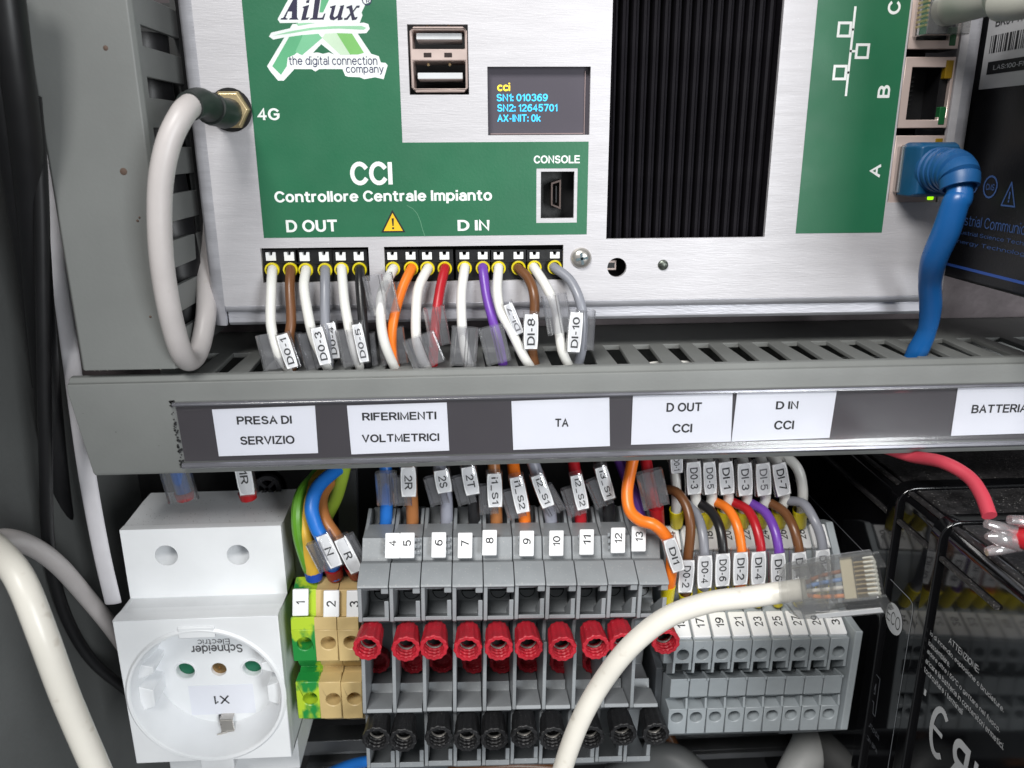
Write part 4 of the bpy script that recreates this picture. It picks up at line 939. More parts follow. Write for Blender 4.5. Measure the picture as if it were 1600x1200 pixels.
# --- green/yellow and beige feed-through terminals
def feed_terminal(label, pxl, pxr_, holes, material, num, tagc, group, ty, ferr=True):
    pl_ = P(pxl, 990, -8); pr_ = P(pxr_, 990, -8); z0 = pl_.z; w_ = pr_.x - pl_.x; org = V((pl_.x, 0, z0))
    root = thing('terminal_block', label, 'terminal block', org, group, roty=.012)
    pm = (pxl + pxr_) / 2
    pr2 = prof_at(pm, [(901, 8), (901, 2), (918, -2), (921, -3.5), (962, -5.6), (964, -8), (984, -8.6), (984, -8.4), (985, -4), (1033, -4), (1038, -3), (1041, -1), (1064, -6), (1066, -8.4), (1067, -4), (1123, -4), (1124, 4), (1124, 24), (901, 24)], z0)
    mb = MB(); mb.prism(pr2, .15, w_ - .15); body = mb.build('body', material, root, bevel=.25)
    for (py0, py1, hpx, hpy) in ((984, 1033, holes[0][0], holes[0][1]), (1066, 1123, holes[1][0], holes[1][1])):
        hz_ = P(hpx, hpy, -8.6).z - z0; hx_ = P(hpx, hpy, -8.6).x - pl_.x
        plate('drilled_face', [rect(.15, w_ - .15, P(pm, py1, -8.6).z - z0, P(pm, py0, -8.6).z - z0), circ(min(max(hx_, 2.5), w_ - 2.4), hz_, 2.05, 24)], -8.6, -3.9, material, root, bevel=.2)
    a = P(tagc[0], tagc[1] - 21, -4.2) - org; b = P(tagc[0], tagc[1] + 21, -6.6) - org
    hw = 2.15; n = V((0, -(b - a).z, (b - a).y)).normalized(); n = n if n.y < 0 else -n
    A = [a + V((-hw, 0, 0)), a + V((hw, 0, 0)), b + V((hw, 0, 0)), b + V((-hw, 0, 0))]
    mb = MB(); mb.hexa([p + n * 1.2 for p in A], [p for p in A]); tg = mb.build('number_tag', TAGW, root, bevel=.3)
    dn = (b - a).normalized()
    lettering(num, (a + b) / 2 + n * 1.2, -dn, -EX, .8 if num == '1' else 1.7, 2.5, INK, tg, bold=.018)
    return root
feed_terminal('green and yellow earth terminal numbered 1 next to the white socket', 455, 494, ((476, 1006), (486, 1092)), GY, '1', (470, 940), TG, 0)
feed_terminal('beige terminal block numbered 2, beside the green and yellow one', 491, 528, ((513, 1005), (522, 1093)), BEIGE, '2', (518, 942), TG, 0)
feed_terminal('beige terminal block numbered 3, touching the first grey terminal', 527, 562, ((550, 1004), (558, 1092)), BEIGE, '3', (554, 942), TG, 0)

# --- grey test terminals 4..13
TL = P(557, 912, -19); TR = P(1046, 906, -19); tang = math.atan2(TR.z - TL.z, TR.x - TL.x); tw = (TR - TL).length / 10
z0 = P(802, 909, -19).z
RIB = mat('clear_ridge_plastic', (150, 154, 158), .2, 0, .05, coat=.5)
def test_terminal(i, label):
    org = TL + V((math.cos(tang), 0, math.sin(tang))) * (tw * i) - V((0, TL.y, 0))
    root = thing('test_terminal', label, 'terminal block', org + V((0, random.uniform(-.15, .15), random.uniform(-.06, .06))), 'grey test terminals with red and black sleeves', roty=-tang)
    return root, org
def pz(py, Y): return P(802, py, Y).z - z0
mats_built = {}
def terminal_meshes():
    D = {}
    w_ = tw
    q = lambda lst: [(Y, pz(py, Y)) for py, Y in lst]
    mb = MB()
    mb.prism(q([(890, 10), (890, -12), (917, -17), (919, -17), (919, -3), (936, -4), (957, -8), (961, -17), (961, -19), (967, -19), (968, -15), (972, 0), (1040, 2), (1062, -5), (1063, -7), (1078, -8), (1079, -10), (1103, -18), (1109, -18.5), (1110, -14), (1112, 0), (1150, 2), (1184, -10), (1186, -15), (1194, -15), (1195, 0), (1195, 22), (817, 22)]), 1.15, w_ - .12)
    mb2 = MB(); mb2.prism(q([(817, 12), (817, 1.6), (834, -4.1), (838, -6.1), (874, -9.1), (877, -12.1), (911, -19.1), (916, -19.6), (918, -17.5), (918, 12)]), .1, w_ - .1)
    D['top'] = mb2
    D['body'] = mb
    mb = MB()
    mb.prism(q([(792, 14), (792, 8), (817, 1.5), (834, -4), (838, -6), (874, -9), (877, -12), (911, -19), (968, -19), (970, -14), (1000, -13), (1004, -17), (1109, -18.5), (1112, -14), (1146, -13), (1150, -15), (1194, -15), (1195, 22), (800, 22)]), .12, 1.12)
    D['side_wall'] = mb
    D['rim'] = MB().prism(q([(936, -17), (936, -18.6), (962, -18.6), (962, -8), (950, -6)]), w_ - 1.3, w_ - .14)
    D['rim_low'] = MB().prism(q([(1164, -12), (1168, -14.6), (1187, -14.6), (1187, -8)]), w_ - 1.3, w_ - .14)
    D['rim_top'] = MB().prism(q([(913, -18.9), (925, -18.9), (925, -16), (913, -16)]), w_ - 2.0, w_ - .14)
    mb = MB(); mb.prism(q([(792, 14), (792, 8), (819, 1.6), (819, 14)]), w_ - 1.0, w_ - .14); mb.prism(q([(790, 16), (790, 14), (819, 10), (819, 16)]), 1.0, w_ - .14); D['funnel'] = mb
    return D
TM = {k: v for k, v in terminal_meshes().items()}
tlabels = {}
redx = [578, 635.5, 681, 734, 781, 827.5, 881, 933, 977, 1044]; blkx = [594, 636, 690.7, 736.6, 778.5, 826.7, 872, 930, 980, 1032]
redy = [1012, 1014, 1013, 1013, 1013, 1014, 1014, 1011, 1008, 1003]; blky = [1155, 1157, 1154, 1156, 1154, 1152, 1155, 1152, 1148, 1146]
tagx = [(613, 852), (636, 852), (685, 852), (726, 852), (764, 848), (822, 850), (868, 849), (915, 847), (964, 845), (996, 842)]
shared = {}
def inst(key, builder, material, parent, **kw):
    if key not in shared:
        o = builder().build(key, material, parent, **kw); shared[key] = o; return o
    s_ = shared[key]; o = s_.copy(); COL.objects.link(o); o.parent = parent; return o
def sleeve_mesh(rad_=3.15, ln=17):
    mb = MB(); pr_ = [(0, rad_ * .84), (0, rad_ * .9), (ln - 5.0, rad_ * .98), (ln - 2.6, rad_ * 1.0), (ln - 2.0, rad_ * 1.04), (ln - .2, rad_ * 1.08), (ln, rad_ * 1.02), (ln, rad_ * .80)]
    d = ln - .3
    while d > max(ln - 6.4, 1.2): pr_ += [(d, rad_ * .79), (d - .3, rad_ * .72), (d - .6, rad_ * .72), (d - .9, rad_ * .79)]; d -= 1.3
    pr_ += [(d, .02)]
    mb.lathe(pr_, (0, 0, 0), (0, -1, 0), 72, scal=.035, caps=(False, False)); return mb
def sleeve(root, org, px, py, Ym, ln, key, material, ti):
    m_ = P(px, py, Ym); loc = V((m_.x, Ym + ln, m_.z)) - org
    o = inst(key, lambda: sleeve_mesh(3.32, ln), material, root, angle=.5)
    o.location = loc * S; o.rotation_euler = (random.uniform(-.03, .03), random.uniform(0, 3), random.uniform(-.04, .04))
    k2 = 'contact_ring_' + str(ln)
    def rg():
        mb = MB(); mb.lathe([(0, 2.26), (.3, 2.26), (.5, 2.1), (.3, 1.95), (0, 1.9)], (0, -ln + 3.6, 0), (0, -1, 0), 24, caps=(False, False)); return mb
    r2 = inst(k2, rg, STEEL, o)
    r2.location = (0, 0, 0)
    if ln > 5:
        cp_ = inst('bore_shade_' + str(ln), lambda: MB().lathe([(0, 2.35), (.1, 2.3), (.1, .02)], (0, -ln + 5.2, 0), (0, -1, 0), 20, caps=(False, False)) , DARK, o); cp_.name = 'bore_shade_disc'  # dark disc added to paint the shade deep in the bore
    return o
ordn = ['first', 'second', 'third', 'fourth', 'fifth', 'sixth', 'seventh', 'eighth', 'ninth', 'tenth']
for i in range(10):
    num = str(4 + i)
    root, org = test_terminal(i, f'grey test terminal number {num}, {ordn[i]} of the ten with red and black sleeves')
    for k in ('body', 'top', 'side_wall', 'rim', 'rim_low', 'rim_top', 'funnel'):
        nm = {'body': 'body', 'top': 'top_block', 'rim_low': 'pocket_rim', 'rim_top': 'pocket_rim', 'side_wall': 'side_wall', 'rim': 'pocket_rim', 'funnel': 'funnel_wall'}[k]
        if k not in shared: shared[k] = TM[k].build(nm, GREYT, root, bevel=.22)
        else:
            c = shared[k].copy(); COL.objects.link(c); c.parent = root
    # dark disc painting a hole's shade at the back of the pocket
    c = V((tw / 2 + .6, -3.4, pz(921, -3.4)))
    mb = MB(); mb.lathe([(0, 2.3), (.1, 2.2), (-.3, 2.1), (-.3, .01)], c, (0, -1, .25), 20, caps=(False, False)); mb.build('hole_shade_disc', DARK, root)
    # number tag
    tx, ty = tagx[i]
    a = P(tx, ty - 20, -6.2) - org; b = P(tx, ty + 20, -10.2) - org; hw = 1.95
    n = V((0, -(b - a).z, (b - a).y)).normalized(); n = n if n.y < 0 else -n
    A = [a + V((-hw, 0, 0)), a + V((hw, 0, 0)), b + V((hw, 0, 0)), b + V((-hw, 0, 0))]
    mb = MB(); mb.hexa([p + n * 1.3 for p in A], [p for p in A]); tg = mb.build('number_tag', TAGW, root, bevel=.3)
    dn = (b - a).normalized()
    lettering(num, (a + b) / 2 + n * 1.3 - dn * .5, -dn, -EX, 1.6 if len(num) == 1 else 2.7, 2.1, INK, tg, bold=.018)
    mb = MB()
    for kx in (.9, 1.7):
        for t in (.25, .5, .75):
            p = a.lerp(b, t) + n * .35; p.x = tw * (.1 + kx * .13) if tx > 700 else tw * (1 - .13 * kx)
            mb.box(p.x - .35, p.x + .35, p.y - .4, p.y + .2, p.z - .5, p.z + .5)
    mb.build('tag_clip', RIB, root, bevel=.1)
    sleeve(root, org, redx[i], redy[i], -24.4 + random.uniform(-.4, .4), 8, 'red_sleeve', REDP, i)
    if i < 9: sleeve(root, org, redx[i] + (16, 15, 14, 11, 8, 5, 3, 2, 0, -6)[i] , 1035, -2.5, 4, 'red_sleeve_inner', REDP, i)
    sleeve(root, org, blkx[i], blky[i], -24.4 + random.uniform(-.5, .5), 8.2, 'black_sleeve', BLKS, i)

# --- small two-level terminals
SL = P(1052, 1020, -14); SR = P(1326, 1014, -14); sang = math.atan2(SR.z - SL.z, SR.x - SL.x); sw = (SR - SL).length / 9
sz0 = P(1190, 1017, -14).z
def spz(py, Y): return P(1190, py, Y).z - sz0
nums = ['15', '17', '19', '21', '23', '25', '27', '29', '31']; ups = ['14', '16', '18', '20', '22', '24', '26', '28', '30']
sq = lambda lst: [(Y, spz(py, Y)) for py, Y in lst]
def sbody():
    mb = MB()
    mb.prism(sq([(818, 22), (818, 12), (822, 9.4), (862, 3.4), (866, 3), (940, 2), (940, -3), (955, -5.2), (996, -11.9), (1000, -12.5), (1000.5, -4.5), (1033, -4.5), (1034, 2), (1045, 2), (1047, -6), (1058, -13.6), (1086, -13.6), (1088, -9), (1104, -12.6), (1105, -4.5), (1143, -4.5), (1144, 20), (1144, 22)]), .12, sw - .12)
    return mb
def slegs():
    mb = MB(); mb.prism(sq([(1033, -14), (1049, -14), (1049, -8), (1033, -8)]), .14, .85); mb.prism(sq([(1033, -14), (1044, -14), (1044, -8), (1033, -8)]), sw - .9, sw - .14)
    mb.prism(sq([(1046, -9), (1058, -14), (1062, -14), (1060, -8)]), sw - .8, sw - .14); mb.prism(sq([(1087, -10), (1088, -13.6), (1105, -14.2), (1105, -10)]), sw - .8, sw - .14); return mb
for i in range(9):
    org = SL + V((math.cos(sang), 0, math.sin(sang))) * (sw * i) - V((0, SL.y, 0))
    root = thing('small_terminal', f'narrow light grey two-level terminal numbered {nums[i]}, {ordn[i]} of the nine', 'terminal block', org, 'narrow light grey two-level terminals', roty=-sang)
    if i == 0:
        shared['sb'] = sbody().build('body', GREYS, root, bevel=.25); shared['sg'] = slegs().build('divider', GREYS, root, bevel=.12)
        shared['f1'] = plate('drilled_face', [rect(.14, sw - .14, spz(1034, -14), spz(1000, -14)), circ(sw / 2, spz(1021, -14), 1.72, 24)], -14, -4.4, GREYS, root, bevel=.15)
        shared['f2'] = plate('drilled_face', [rect(.14, sw - .14, spz(1143, -14), spz(1105, -14)), circ(sw / 2 - .2, spz(1118, -14), 1.72, 24)], -14, -4.4, GREYS, root, bevel=.15)
    else:
        for k in ('sb', 'sg', 'f1', 'f2'):
            c = shared[k].copy(); COL.objects.link(c); c.parent = root
    def stag(py0, py1, Y0, Y1, num, dx=0):
        a = V((sw / 2 + dx, Y0, spz(py0, Y0))); b = V((sw / 2 + dx, Y1, spz(py1, Y1))); hw = sw / 2 - .32
        n = V((0, -(b - a).z, (b - a).y)).normalized(); n = n if n.y < 0 else -n
        A = [a + V((-hw, 0, 0)), a + V((hw, 0, 0)), b + V((hw, 0, 0)), b + V((-hw, 0, 0))]
        mb = MB(); mb.hexa([p + n * 1.5 for p in A], [p for p in A]); tg = mb.build('number_tag', TAGW, root, bevel=.4)
        dn = (b - a).normalized(); lettering(num, (a + b) / 2 + n * 1.5 - dn * .4, -dn, -EX, 3.0, 2.4, INK, tg, bold=.018)
    stag(958, 997, -5.8, -12.4, nums[i]); stag(822, 860, 9.5, 3.6, ups[i])
mb = MB(); mb.prism(sq([(812, 14), (816, 9), (866, 2), (870, 1), (942, -3), (955, -6), (986, -14.5), (990, -16), (1144, -16), (1146, 22), (812, 22)]), 0, 2.2)
org = SL + V((math.cos(sang), 0, math.sin(sang))) * (sw * 9 + .15) - V((0, SL.y, 0))
o = mb.build('end_plate', GREYS, None, bevel=.4); o.location = org * S; o.rotation_euler = (0, -sang, 0)
tag(o, 'light grey end plate closing the right side of the narrow terminals', 'end plate')
org = SL - V((2.4, SL.y, 0)); mb = MB(); mb.prism(sq([(1000, 4), (1040, -6), (1130, -6), (1146, 4), (1146, 22), (1000, 22)]), 0, 2.0)
o = mb.build('end_plate', mat('dark_grey_terminal_plastic', (84, 88, 92), .4), None, bevel=.3); o.location = org * S; tag(o, 'dark grey end plate between the sleeved terminals and the narrow terminals', 'end plate')

# ------------------------------------------------------------------ rail and things under the terminals
mb = MB(); ry = P(800, 1170, 30)
mb.prism([(40, P(800, 1148, 40).z), (34, P(800, 1148, 40).z), (34, P(800, 1160, 34).z), (33, P(800, 1160, 34).z), (33, P(800, 1146, 33).z), (41, P(800, 1146, 33).z)], -130, 130)
zz1, zz2 = P(1200, 1168, 30).z, P(1200, 1176, 30).z
mb.box(-60, 130, 28, 30, zz2, zz1); mb.box(-60, 130, 30, 44, zz1 - 1, zz1)
o = mb.build('mounting_rail', mat('zinc_rail', (130, 132, 134), .35, .8, .1), None, ry, bevel=.2); o.location = ry * S; tag(o, 'zinc mounting rail showing dark below the terminal blocks', 'rail')
def cable(label, pts, r, material, name='cable', cat='cable', group=None, n=18, flat=1.0):
    ps = [P(*p) for p in pts]; mb = MB(); mb.tube(ps, r, n, 8, flat); o = mb.build(name, material, None, ps[0]); o.location = ps[0] * S
    return tag(o, label, cat, group)
cable('grey ribbed conduit leaning under the narrow terminals at the bottom edge', [(1270, 1125, 22), (1268, 1160, 14), (1250, 1200, 8), (1225, 1250, 4)], 6.2, mat('grey_conduit', (150, 151, 150), .55, 0, .06, 60, .4, 500), 'conduit', 'conduit')
cable('grey conduit crossing the bottom edge below the last black sleeves', [(960, 1215, 24), (1010, 1185, 22), (1060, 1190, 18), (1110, 1240, 12)], 5.2, mat('dull_grey_conduit', (120, 122, 122), .5), 'conduit', 'conduit')
cable('brown wire hanging below the last black sleeve at the bottom edge', [(1035, 1130, 26), (1052, 1165, 22), (1080, 1220, 16)], 2.0, WIREC['brown'], 'hanging_wire', 'wire')
cable('blue wire crossing the bottom edge right of the white socket', [(500, 1215, 26), (545, 1196, 24), (590, 1188, 20), (640, 1190, 22)], 1.8, WIREC['blue'], 'hanging_wire', 'wire')
cable('brown wire crossing the bottom edge under the first grey terminals', [(700, 1205, 20), (800, 1196, 22), (880, 1200, 24)], 1.6, WIREC['brown'], 'hanging_wire', 'wire')

# ------------------------------------------------------------------ wires into the lower terminals
LGp = 'wires entering the terminals from above'
r_, og = wire('thick green and yellow earth wire entering terminal 1 from above', 'white', [(520, 720, 20), (500, 742, 14), (480, 768, 6), (473, 800, 2), (476, 840, 0), (486, 880, -1), (490, 900, 0)], 2.05, (BLUF, (490, 892, 0), (491, 906, 0), 2.6), LGp, 'earth_wire', mat('yellow_green_wire', (222, 178, 62), .38))
mb = MB(); ps = [P(*p) for p in [(512, 722, 19), (492, 744, 12.5), (472, 769, 4), (465, 800, 0), (468, 840, -1), (480, 880, -1.2), (485, 892, -.5)]]; mb.tube([p + V((-.25, 0, 0)) for p in ps], 1.5, 10, 7); mb.build('green_stripe', mat('wire_green', (92, 150, 40), .38), r_, og)
cable('green and yellow earth wire hanging behind the blue and brown wires', [(540, 720, 10), (533, 750, 12), (524, 780, 16), (508, 812, 20), (500, 830, 24)], 1.9, mat('green_earth_wire', (112, 158, 48), .38, rgb2=(150, 176, 60)), 'earth_wire', 'wire')
r_, og = wire('blue wire tagged N bending down to terminal 2', 'blue', [(545, 722, 14), (521, 738, 8), (496, 762, 2), (487, 792, -2), (493, 820, -4), (504, 842, -5), (516, 868, -4), (524, 900, 0)], 1.9, (REDF, (520, 884, -2), (524, 901, 1), 2.6), LGp)
marker(r_, og, 514, 862, -8, 52, 21, 27, 'N', 'down', tl=.24, fs=.6, pitch=-5); clear_wing(r_, og, 500, 868, -7, 48, 22, 27, CLEARH)
r_, og = wire('tan brown wire tagged R bending down to terminal 3', 'tan', [(530, 730, 16), (516, 752, 12), (502, 780, 6), (508, 812, 0), (526, 840, -3), (544, 866, -4), (558, 896, 0)], 1.8, (REDF, (551, 882, -2), (557, 898, 1), 2.5), LGp)
marker(r_, og, 544, 869, -8, 56, 21, 29, 'R', 'down', tl=.2, fs=.58, pitch=-5); clear_wing(r_, og, 556, 856, -6, 48, 16, 29, CLEARH)
# grey upright seen behind
mb = MB(); a = [P(528, 735, 40), P(556, 735, 40), P(560, 880, 40), P(530, 880, 40)]; mb.hexa(a, [p + V((0, 4, 0)) for p in a])
o = mb.build('grey_bracket', mat('grey_bracket_paint', (104, 106, 110), .5), None, a[0]); o.location = a[0] * S; tag(o, 'grey bracket in shadow behind the earth wires', 'bracket')
LW_ = [
 ('blue', [(600, 712, 6), (604, 745, 4), (604, 772, 3), (603, 822, 4)], 'bright blue wire with blank dark sleeve entering grey terminal 4', None),
 ('tan', [(636, 712, 6), (640, 745, 4), (643, 776, 3), (645, 822, 4)], 'tan wire tagged 2R entering grey terminal 5', ('2R', 638, 754, 44, 24, 2, .5)),
 ('lilac', [(684, 715, 6), (690, 745, 4), (697, 772, 3), (698, 822, 4)], 'pale grey wire tagged 2S entering grey terminal 6', ('2S', 692, 753, 34, 24, 11, .55)),
 ('black', [(728, 712, 6), (733, 742, 4), (739, 774, 3), (742, 822, 4)], 'black wire tagged 2T entering grey terminal 7', ('2T', 735, 752, 42, 23, 11, .5)),
 ('tan', [(770, 712, 6), (773, 750, 4), (775, 790, 3), (776, 822, 4)], 'short tan wire tagged i1_S1 entering grey terminal 8', ('i1_S1', 773, 767, 50, 23, 2, .8)),
 ('orange', [(800, 715, 9), (806, 750, 5), (817, 795, 3), (821, 822, 4)], 'orange wire tagged i1_S2 entering grey terminal 9', ('i1_S2', 812, 774, 54, 22, 12, .8)),
 ('lilac', [(832, 720, 6), (846, 760, 4), (858, 795, 3), (862, 822, 4)], 'pale grey wire tagged i2_S1 entering grey terminal 10', ('i2_S1', 848, 768, 50, 21, 21, .8)),
 ('red', [(896, 720, 8), (902, 760, 4), (906, 795, 3), (908, 822, 4)], 'red wire tagged i2_S2 entering grey terminal 11', ('i2_S2', 906, 770, 52, 20, 12, .8)),
 ('black', [(936, 718, 6), (943, 750, 4), (950, 785, 3), (952, 822, 4)], 'dark grey wire tagged i3_S1 entering grey terminal 12', ('i3_S1', 946, 756, 50, 20, 16, .8))]
for cn, pts, lb, tg in LW_:
    r_, og = wire(lb, cn, pts, 1.75 if cn != 'red' else 1.7, None, LGp)
    e = pts[-1]; mb = MB(); mb.lathe([(0, 2.0), (1.6, 2.2), (1.8, 1.7)], P(e[0], e[1] - 4, e[2]), (0, .1, -1), 16, caps=(False, False)); mb.build('ferrule', REDF if cn in ('lilac', 'black') else BLUF, r_, og)
    if tg: marker(r_, og, tg[1], tg[2], -1, tg[3], tg[4], tg[5], tg[0], 'down', tl=tg[6], fs=.52, pitch=-6); clear_wing(r_, og, tg[1] - 10 if tg[0] != 'i2_S1' else tg[1] + 12, tg[2] + 12, 1, 44, 30, tg[5] * 1.4, CLEARH)
    else: clear_wing(r_, og, 605, 762, 1, 50, 34, 4, CLEARH)
wire('purple wire behind the orange DI1 wire entering grey terminal 13', 'purple', [(966, 715, 12), (978, 745, 9), (990, 772, 6), (999, 800, 5), (1004, 822, 6)], 1.6, None, LGp)
r_, og = wire('bright orange wire tagged DI1 sweeping in an S down to the yellow ferrule', 'orange', [(992, 705, -1), (986, 732, -3), (980, 768, -6), (984, 797, -9), (1000, 813, -12), (1022, 820, -14), (1040, 838, -14), (1050, 866, -13), (1047, 905, -12), (1043, 925, -11)], 1.6, (YELF, (1044, 914, -11.5), (1042, 941, -10), 2.0), LGp)
marker(r_, og, 1054, 869, -17, 52, 21, 17, 'DI1', 'down', tl=.52, fs=.5)
r_, og = wire('red wire with empty clear sleeve right of the orange DI1 wire', 'red', [(1006, 700, 4), (1012, 735, 0), (1020, 770, -2), (1027, 800, -1), (1030, 822, 2)], 1.6, (REDF, (1025, 792, -1), (1029, 822, 1), 2.1), LGp)
clear_wing(r_, og, 1019, 763, -4, 56, 42, 12, CLEARH)
# back row: white wires with tags
BR = [(1057, None, 0, 'first from the left, its tag tucked under the duct'), (1087, 'D0-3', 2, 'tagged D0-3 in the back row over the narrow terminals'), (1112, 'D0-5', 3, 'tagged D0-5 in the back row over the narrow terminals'), (1138, 'DI-1', 4, 'tagged DI-1 in the back row over the narrow terminals'),
      (1167, 'DI-3', 2, 'tagged DI-3 in the back row over the narrow terminals'), (1196, 'DI-5', 3, 'with worn tag DI-5 in the back row over the narrow terminals'), (1224, 'DI-7', 10, 'tagged DI-7, rightmost tag of the back row'), (1253, None, 0, 'untagged, arching down at the right end of the back row')]
ferx = [1057, 1093, 1104, 1132, 1160, 1188, 1217, 1250]
for k, (bx, tx, tl_, lb) in enumerate(BR):
    pts = [(bx - 14, 700, 12), (bx - 4, 725, 7), (bx - 1, 750, 4), (bx, 780, 4), (ferx[k], 802, 6)]
    if k == 7: pts = [(1200, 702, 12), (1225, 712, 8), (1246, 732, 5), (1254, 765, 4), (1252, 802, 6)]
    if tl_ == 10: pts = [(1195, 700, 12), (1214, 722, 7), (1222, 750, 4), (1226, 780, 4), (1217, 802, 6)]
    r_, og = wire('white wire ' + lb, 'white', pts, 1.45, (YELF, (ferx[k], 796, 6), (ferx[k], 822, 8), 2.1), LGp)
    if tx: marker(r_, og, bx - 2, 748 + (2 if k > 3 else 0), 0, 50, 23 if k != 2 else 20, tl_, tx, 'down', ink=INKG if tx == 'DI-5' else (mat('worn_print', (70, 70, 74), .6) if tx in ('DI-3', 'D0-5') else INK), tl=.66, fs=.52)
    elif k == 0: marker(r_, og, 1058, 726, 0, 28, 19, 2, 'D0-1', 'down', tl=.7, fs=.5, clear=CLEARH)
# front row
FRW = [('brown', [(1036, 764, 4), (1057, 769, 0), (1073, 792, -4), (1079, 826, -7), (1075, 870, -8)], 'D0-2', (1073, 902, -3), 'brown wire tagged D0-2 arching over the narrow terminals, leftmost of the front row'),
 ('grey', [(1072, 786, 4), (1088, 804, 0), (1097, 830, -5), (1101, 866, -8)], 'D0-4', (1102, 895, -1), 'grey wire tagged D0-4 in the front row over the narrow terminals'),
 ('black', [(1093, 786, 4), (1112, 800, 0), (1125, 826, -5), (1130, 862, -8)], 'D0-6', (1130, 892, 0), 'black wire tagged D0-6 in the front row over the narrow terminals'),
 ('orange', [(1118, 784, 4), (1137, 795, 0), (1152, 822, -5), (1159, 862, -8)], 'DI-2', (1158, 890, 0), 'orange wire tagged DI-2 in the front row over the narrow terminals'),
 ('red', [(1146, 785, 4), (1168, 797, 0), (1182, 825, -5), (1189, 860, -8)], 'DI-4', (1186, 889, 0), 'red wire tagged DI-4 in the front row over the narrow terminals'),
 ('purple', [(1173, 786, 4), (1195, 800, 0), (1210, 827, -5), (1217, 862, -8)], 'DI-6', (1217, 892, 0), 'purple wire tagged DI-6 in the front row over the narrow terminals'),
 ('brown', [(1204, 786, 4), (1225, 800, 0), (1240, 825, -5), (1249, 862, -8)], 'DI-8', (1250, 890, 0), 'brown wire whose tag is half hidden behind the clear plug'),
 ('grey', [(1230, 782, 4), (1255, 787, 0), (1272, 812, -5), (1282, 837, -7), (1286, 862, -8)], 'D1-10', (1287, 886, 0), 'grey wire at the right end of the front row, tag behind the clear plug')]
for k, (cn, pts, tx, tc_, lb) in enumerate(FRW):
    e = pts[-1]
    pts2 = pts + [(tc_[0], tc_[1], -8), (tc_[0] - 2, 928, -7)]
    r_, og = wire(lb, cn, pts2, 1.35, (YELF, (tc_[0] - 2, 918 if k else 926, -7), (tc_[0] - 2, 944, -5), 1.95), LGp)
    marker(r_, og, tc_[0], tc_[1], -11.5, 50, 23, -5 if k == 0 else (-1 if k < 5 else 1), tx if k != 7 else 'DI-10', 'down', tl=.68, fs=.5)
    if k == 2: pass

# ------------------------------------------------------------------ loose network cable with clear plug
lp = [(862, 1270, -46), (878, 1205, -46), (905, 1130, -46), (940, 1067, -46), (985, 1010, -47), (1040, 966, -48), (1105, 942, -49), (1170, 933, -50), (1225, 925, -51), (1262, 921, -53)]
ps = [P(*p) for p in lp]; org = P(1230, 925, -51)
lc = thing('network_cable', 'loose cream network cable with clear unplugged connector in front of the terminals', 'cable', org)
mb = MB(); mb.tube(ps, 2.35, 22, 8); mb.build('jacket', CREAM, lc, org)
# plug frame: axis along the cable end, width towards up-left in the picture
pa = P(1224, 925, -51); pb = P(1364, 909, -59)
ax = (pb - pa).normalized(); upv = (P(1378, 872, -54) - P(1352, 948, -60)); upv = (upv - ax * upv.dot(ax)).normalized(); nn = ax.cross(upv).normalized()
if nn.y > 0: nn = -nn
PLN = (pb - pa).length + 1.2
def pf_(q): return pa + ax * q[0] + upv * (q[1] * .94) + nn * q[2]
def pbx(mb, x0, x1, y0, y1, z0, z1): mb.box(x0, x1, y0, y1, z0, z1, lambda v: pf_(v)); return mb
cs = [(0, -3.6, 3.6, -3.4, 3.2), (2.2, -5.2, 5.2, -3.9, 3.9), (9, -5.6, 5.6, -4, 4), (PLN, -5.7, 5.7, -4, 4)]
mb = MB(); mb.rings([[pf_(V((x, a, c_))), pf_(V((x, b, c_))), pf_(V((x, b, d))), pf_(V((x, a, d)))][:] if 0 else [pf_(V((x, a, c_))), pf_(V((x, b, c_))), pf_(V((x, b, d))), pf_(V((x, a, d)))] for x, a, b, c_, d in cs], caps=(False, True))
mb.build('plug_shell', PLUGC, lc, org, bevel=.35)
mb = MB()      # inner ribs, strain bars and walls, all clear
pbx(mb, 3, 8.5, -4.6, -4.1, -3, 3.4); pbx(mb, 3, 8.5, 4.1, 4.6, -3, 3.4); pbx(mb, 8.4, 9.2, -4.6, 4.6, .5, 3.6); pbx(mb, 4.6, 6.8, -4, 4, 2.4, 3.6); pbx(mb, 10.4, 11.2, -4.8, 4.8, 1.2, 3.8); pbx(mb, 12.8, 20.8, -5.2, -4.7, -3.4, 3.4); pbx(mb, 12.8, 20.8, 4.7, 5.2, -3.4, 3.4)
mb.build('inner_rib', clearmat('clear_rib_plastic', (.9, .9, .88), .12, .9, .1, .06), lc, org, bevel=.15)
for i in range(9):
    mb = MB(); y = -4.6 + i * 1.02; pbx(mb, 17.6, PLN + .25, y, y + .3, 1.2, 4.3); mb.build('contact_divider', mat('plug_divider', (190, 188, 178), .3, 0), lc, org, bevel=.08)
for i in range(8):
    mb = MB(); y = -4.15 + i * 1.02; pbx(mb, 15.6, PLN - .2, y, y + .36, 1.6, 3.6); mb.build('contact', GOLD, lc, org)
mb = MB(); y = -4.2
pbx(mb, 12.8, 15.2, -4.6, 4.7, .4, 2.6); mb.build('contact_carrier', mat('pale_nylon', (196, 186, 160), .35), lc, org, bevel=.2)
mb = MB(); 
a = [pf_(V(q)) for q in ((PLN - 1, -2.6, -4.0), (PLN - 1, 2.6, -4.0), (2, 2.2, -8.4), (2, -2.2, -8.4))]; mb.hexa(a, [p + nn * .9 for p in a]); pbx(mb, PLN - 5, PLN - .5, -3.2, 3.2, -5.4, -4.0)
mb.build('latch', PLUGC, lc, org, bevel=.2)
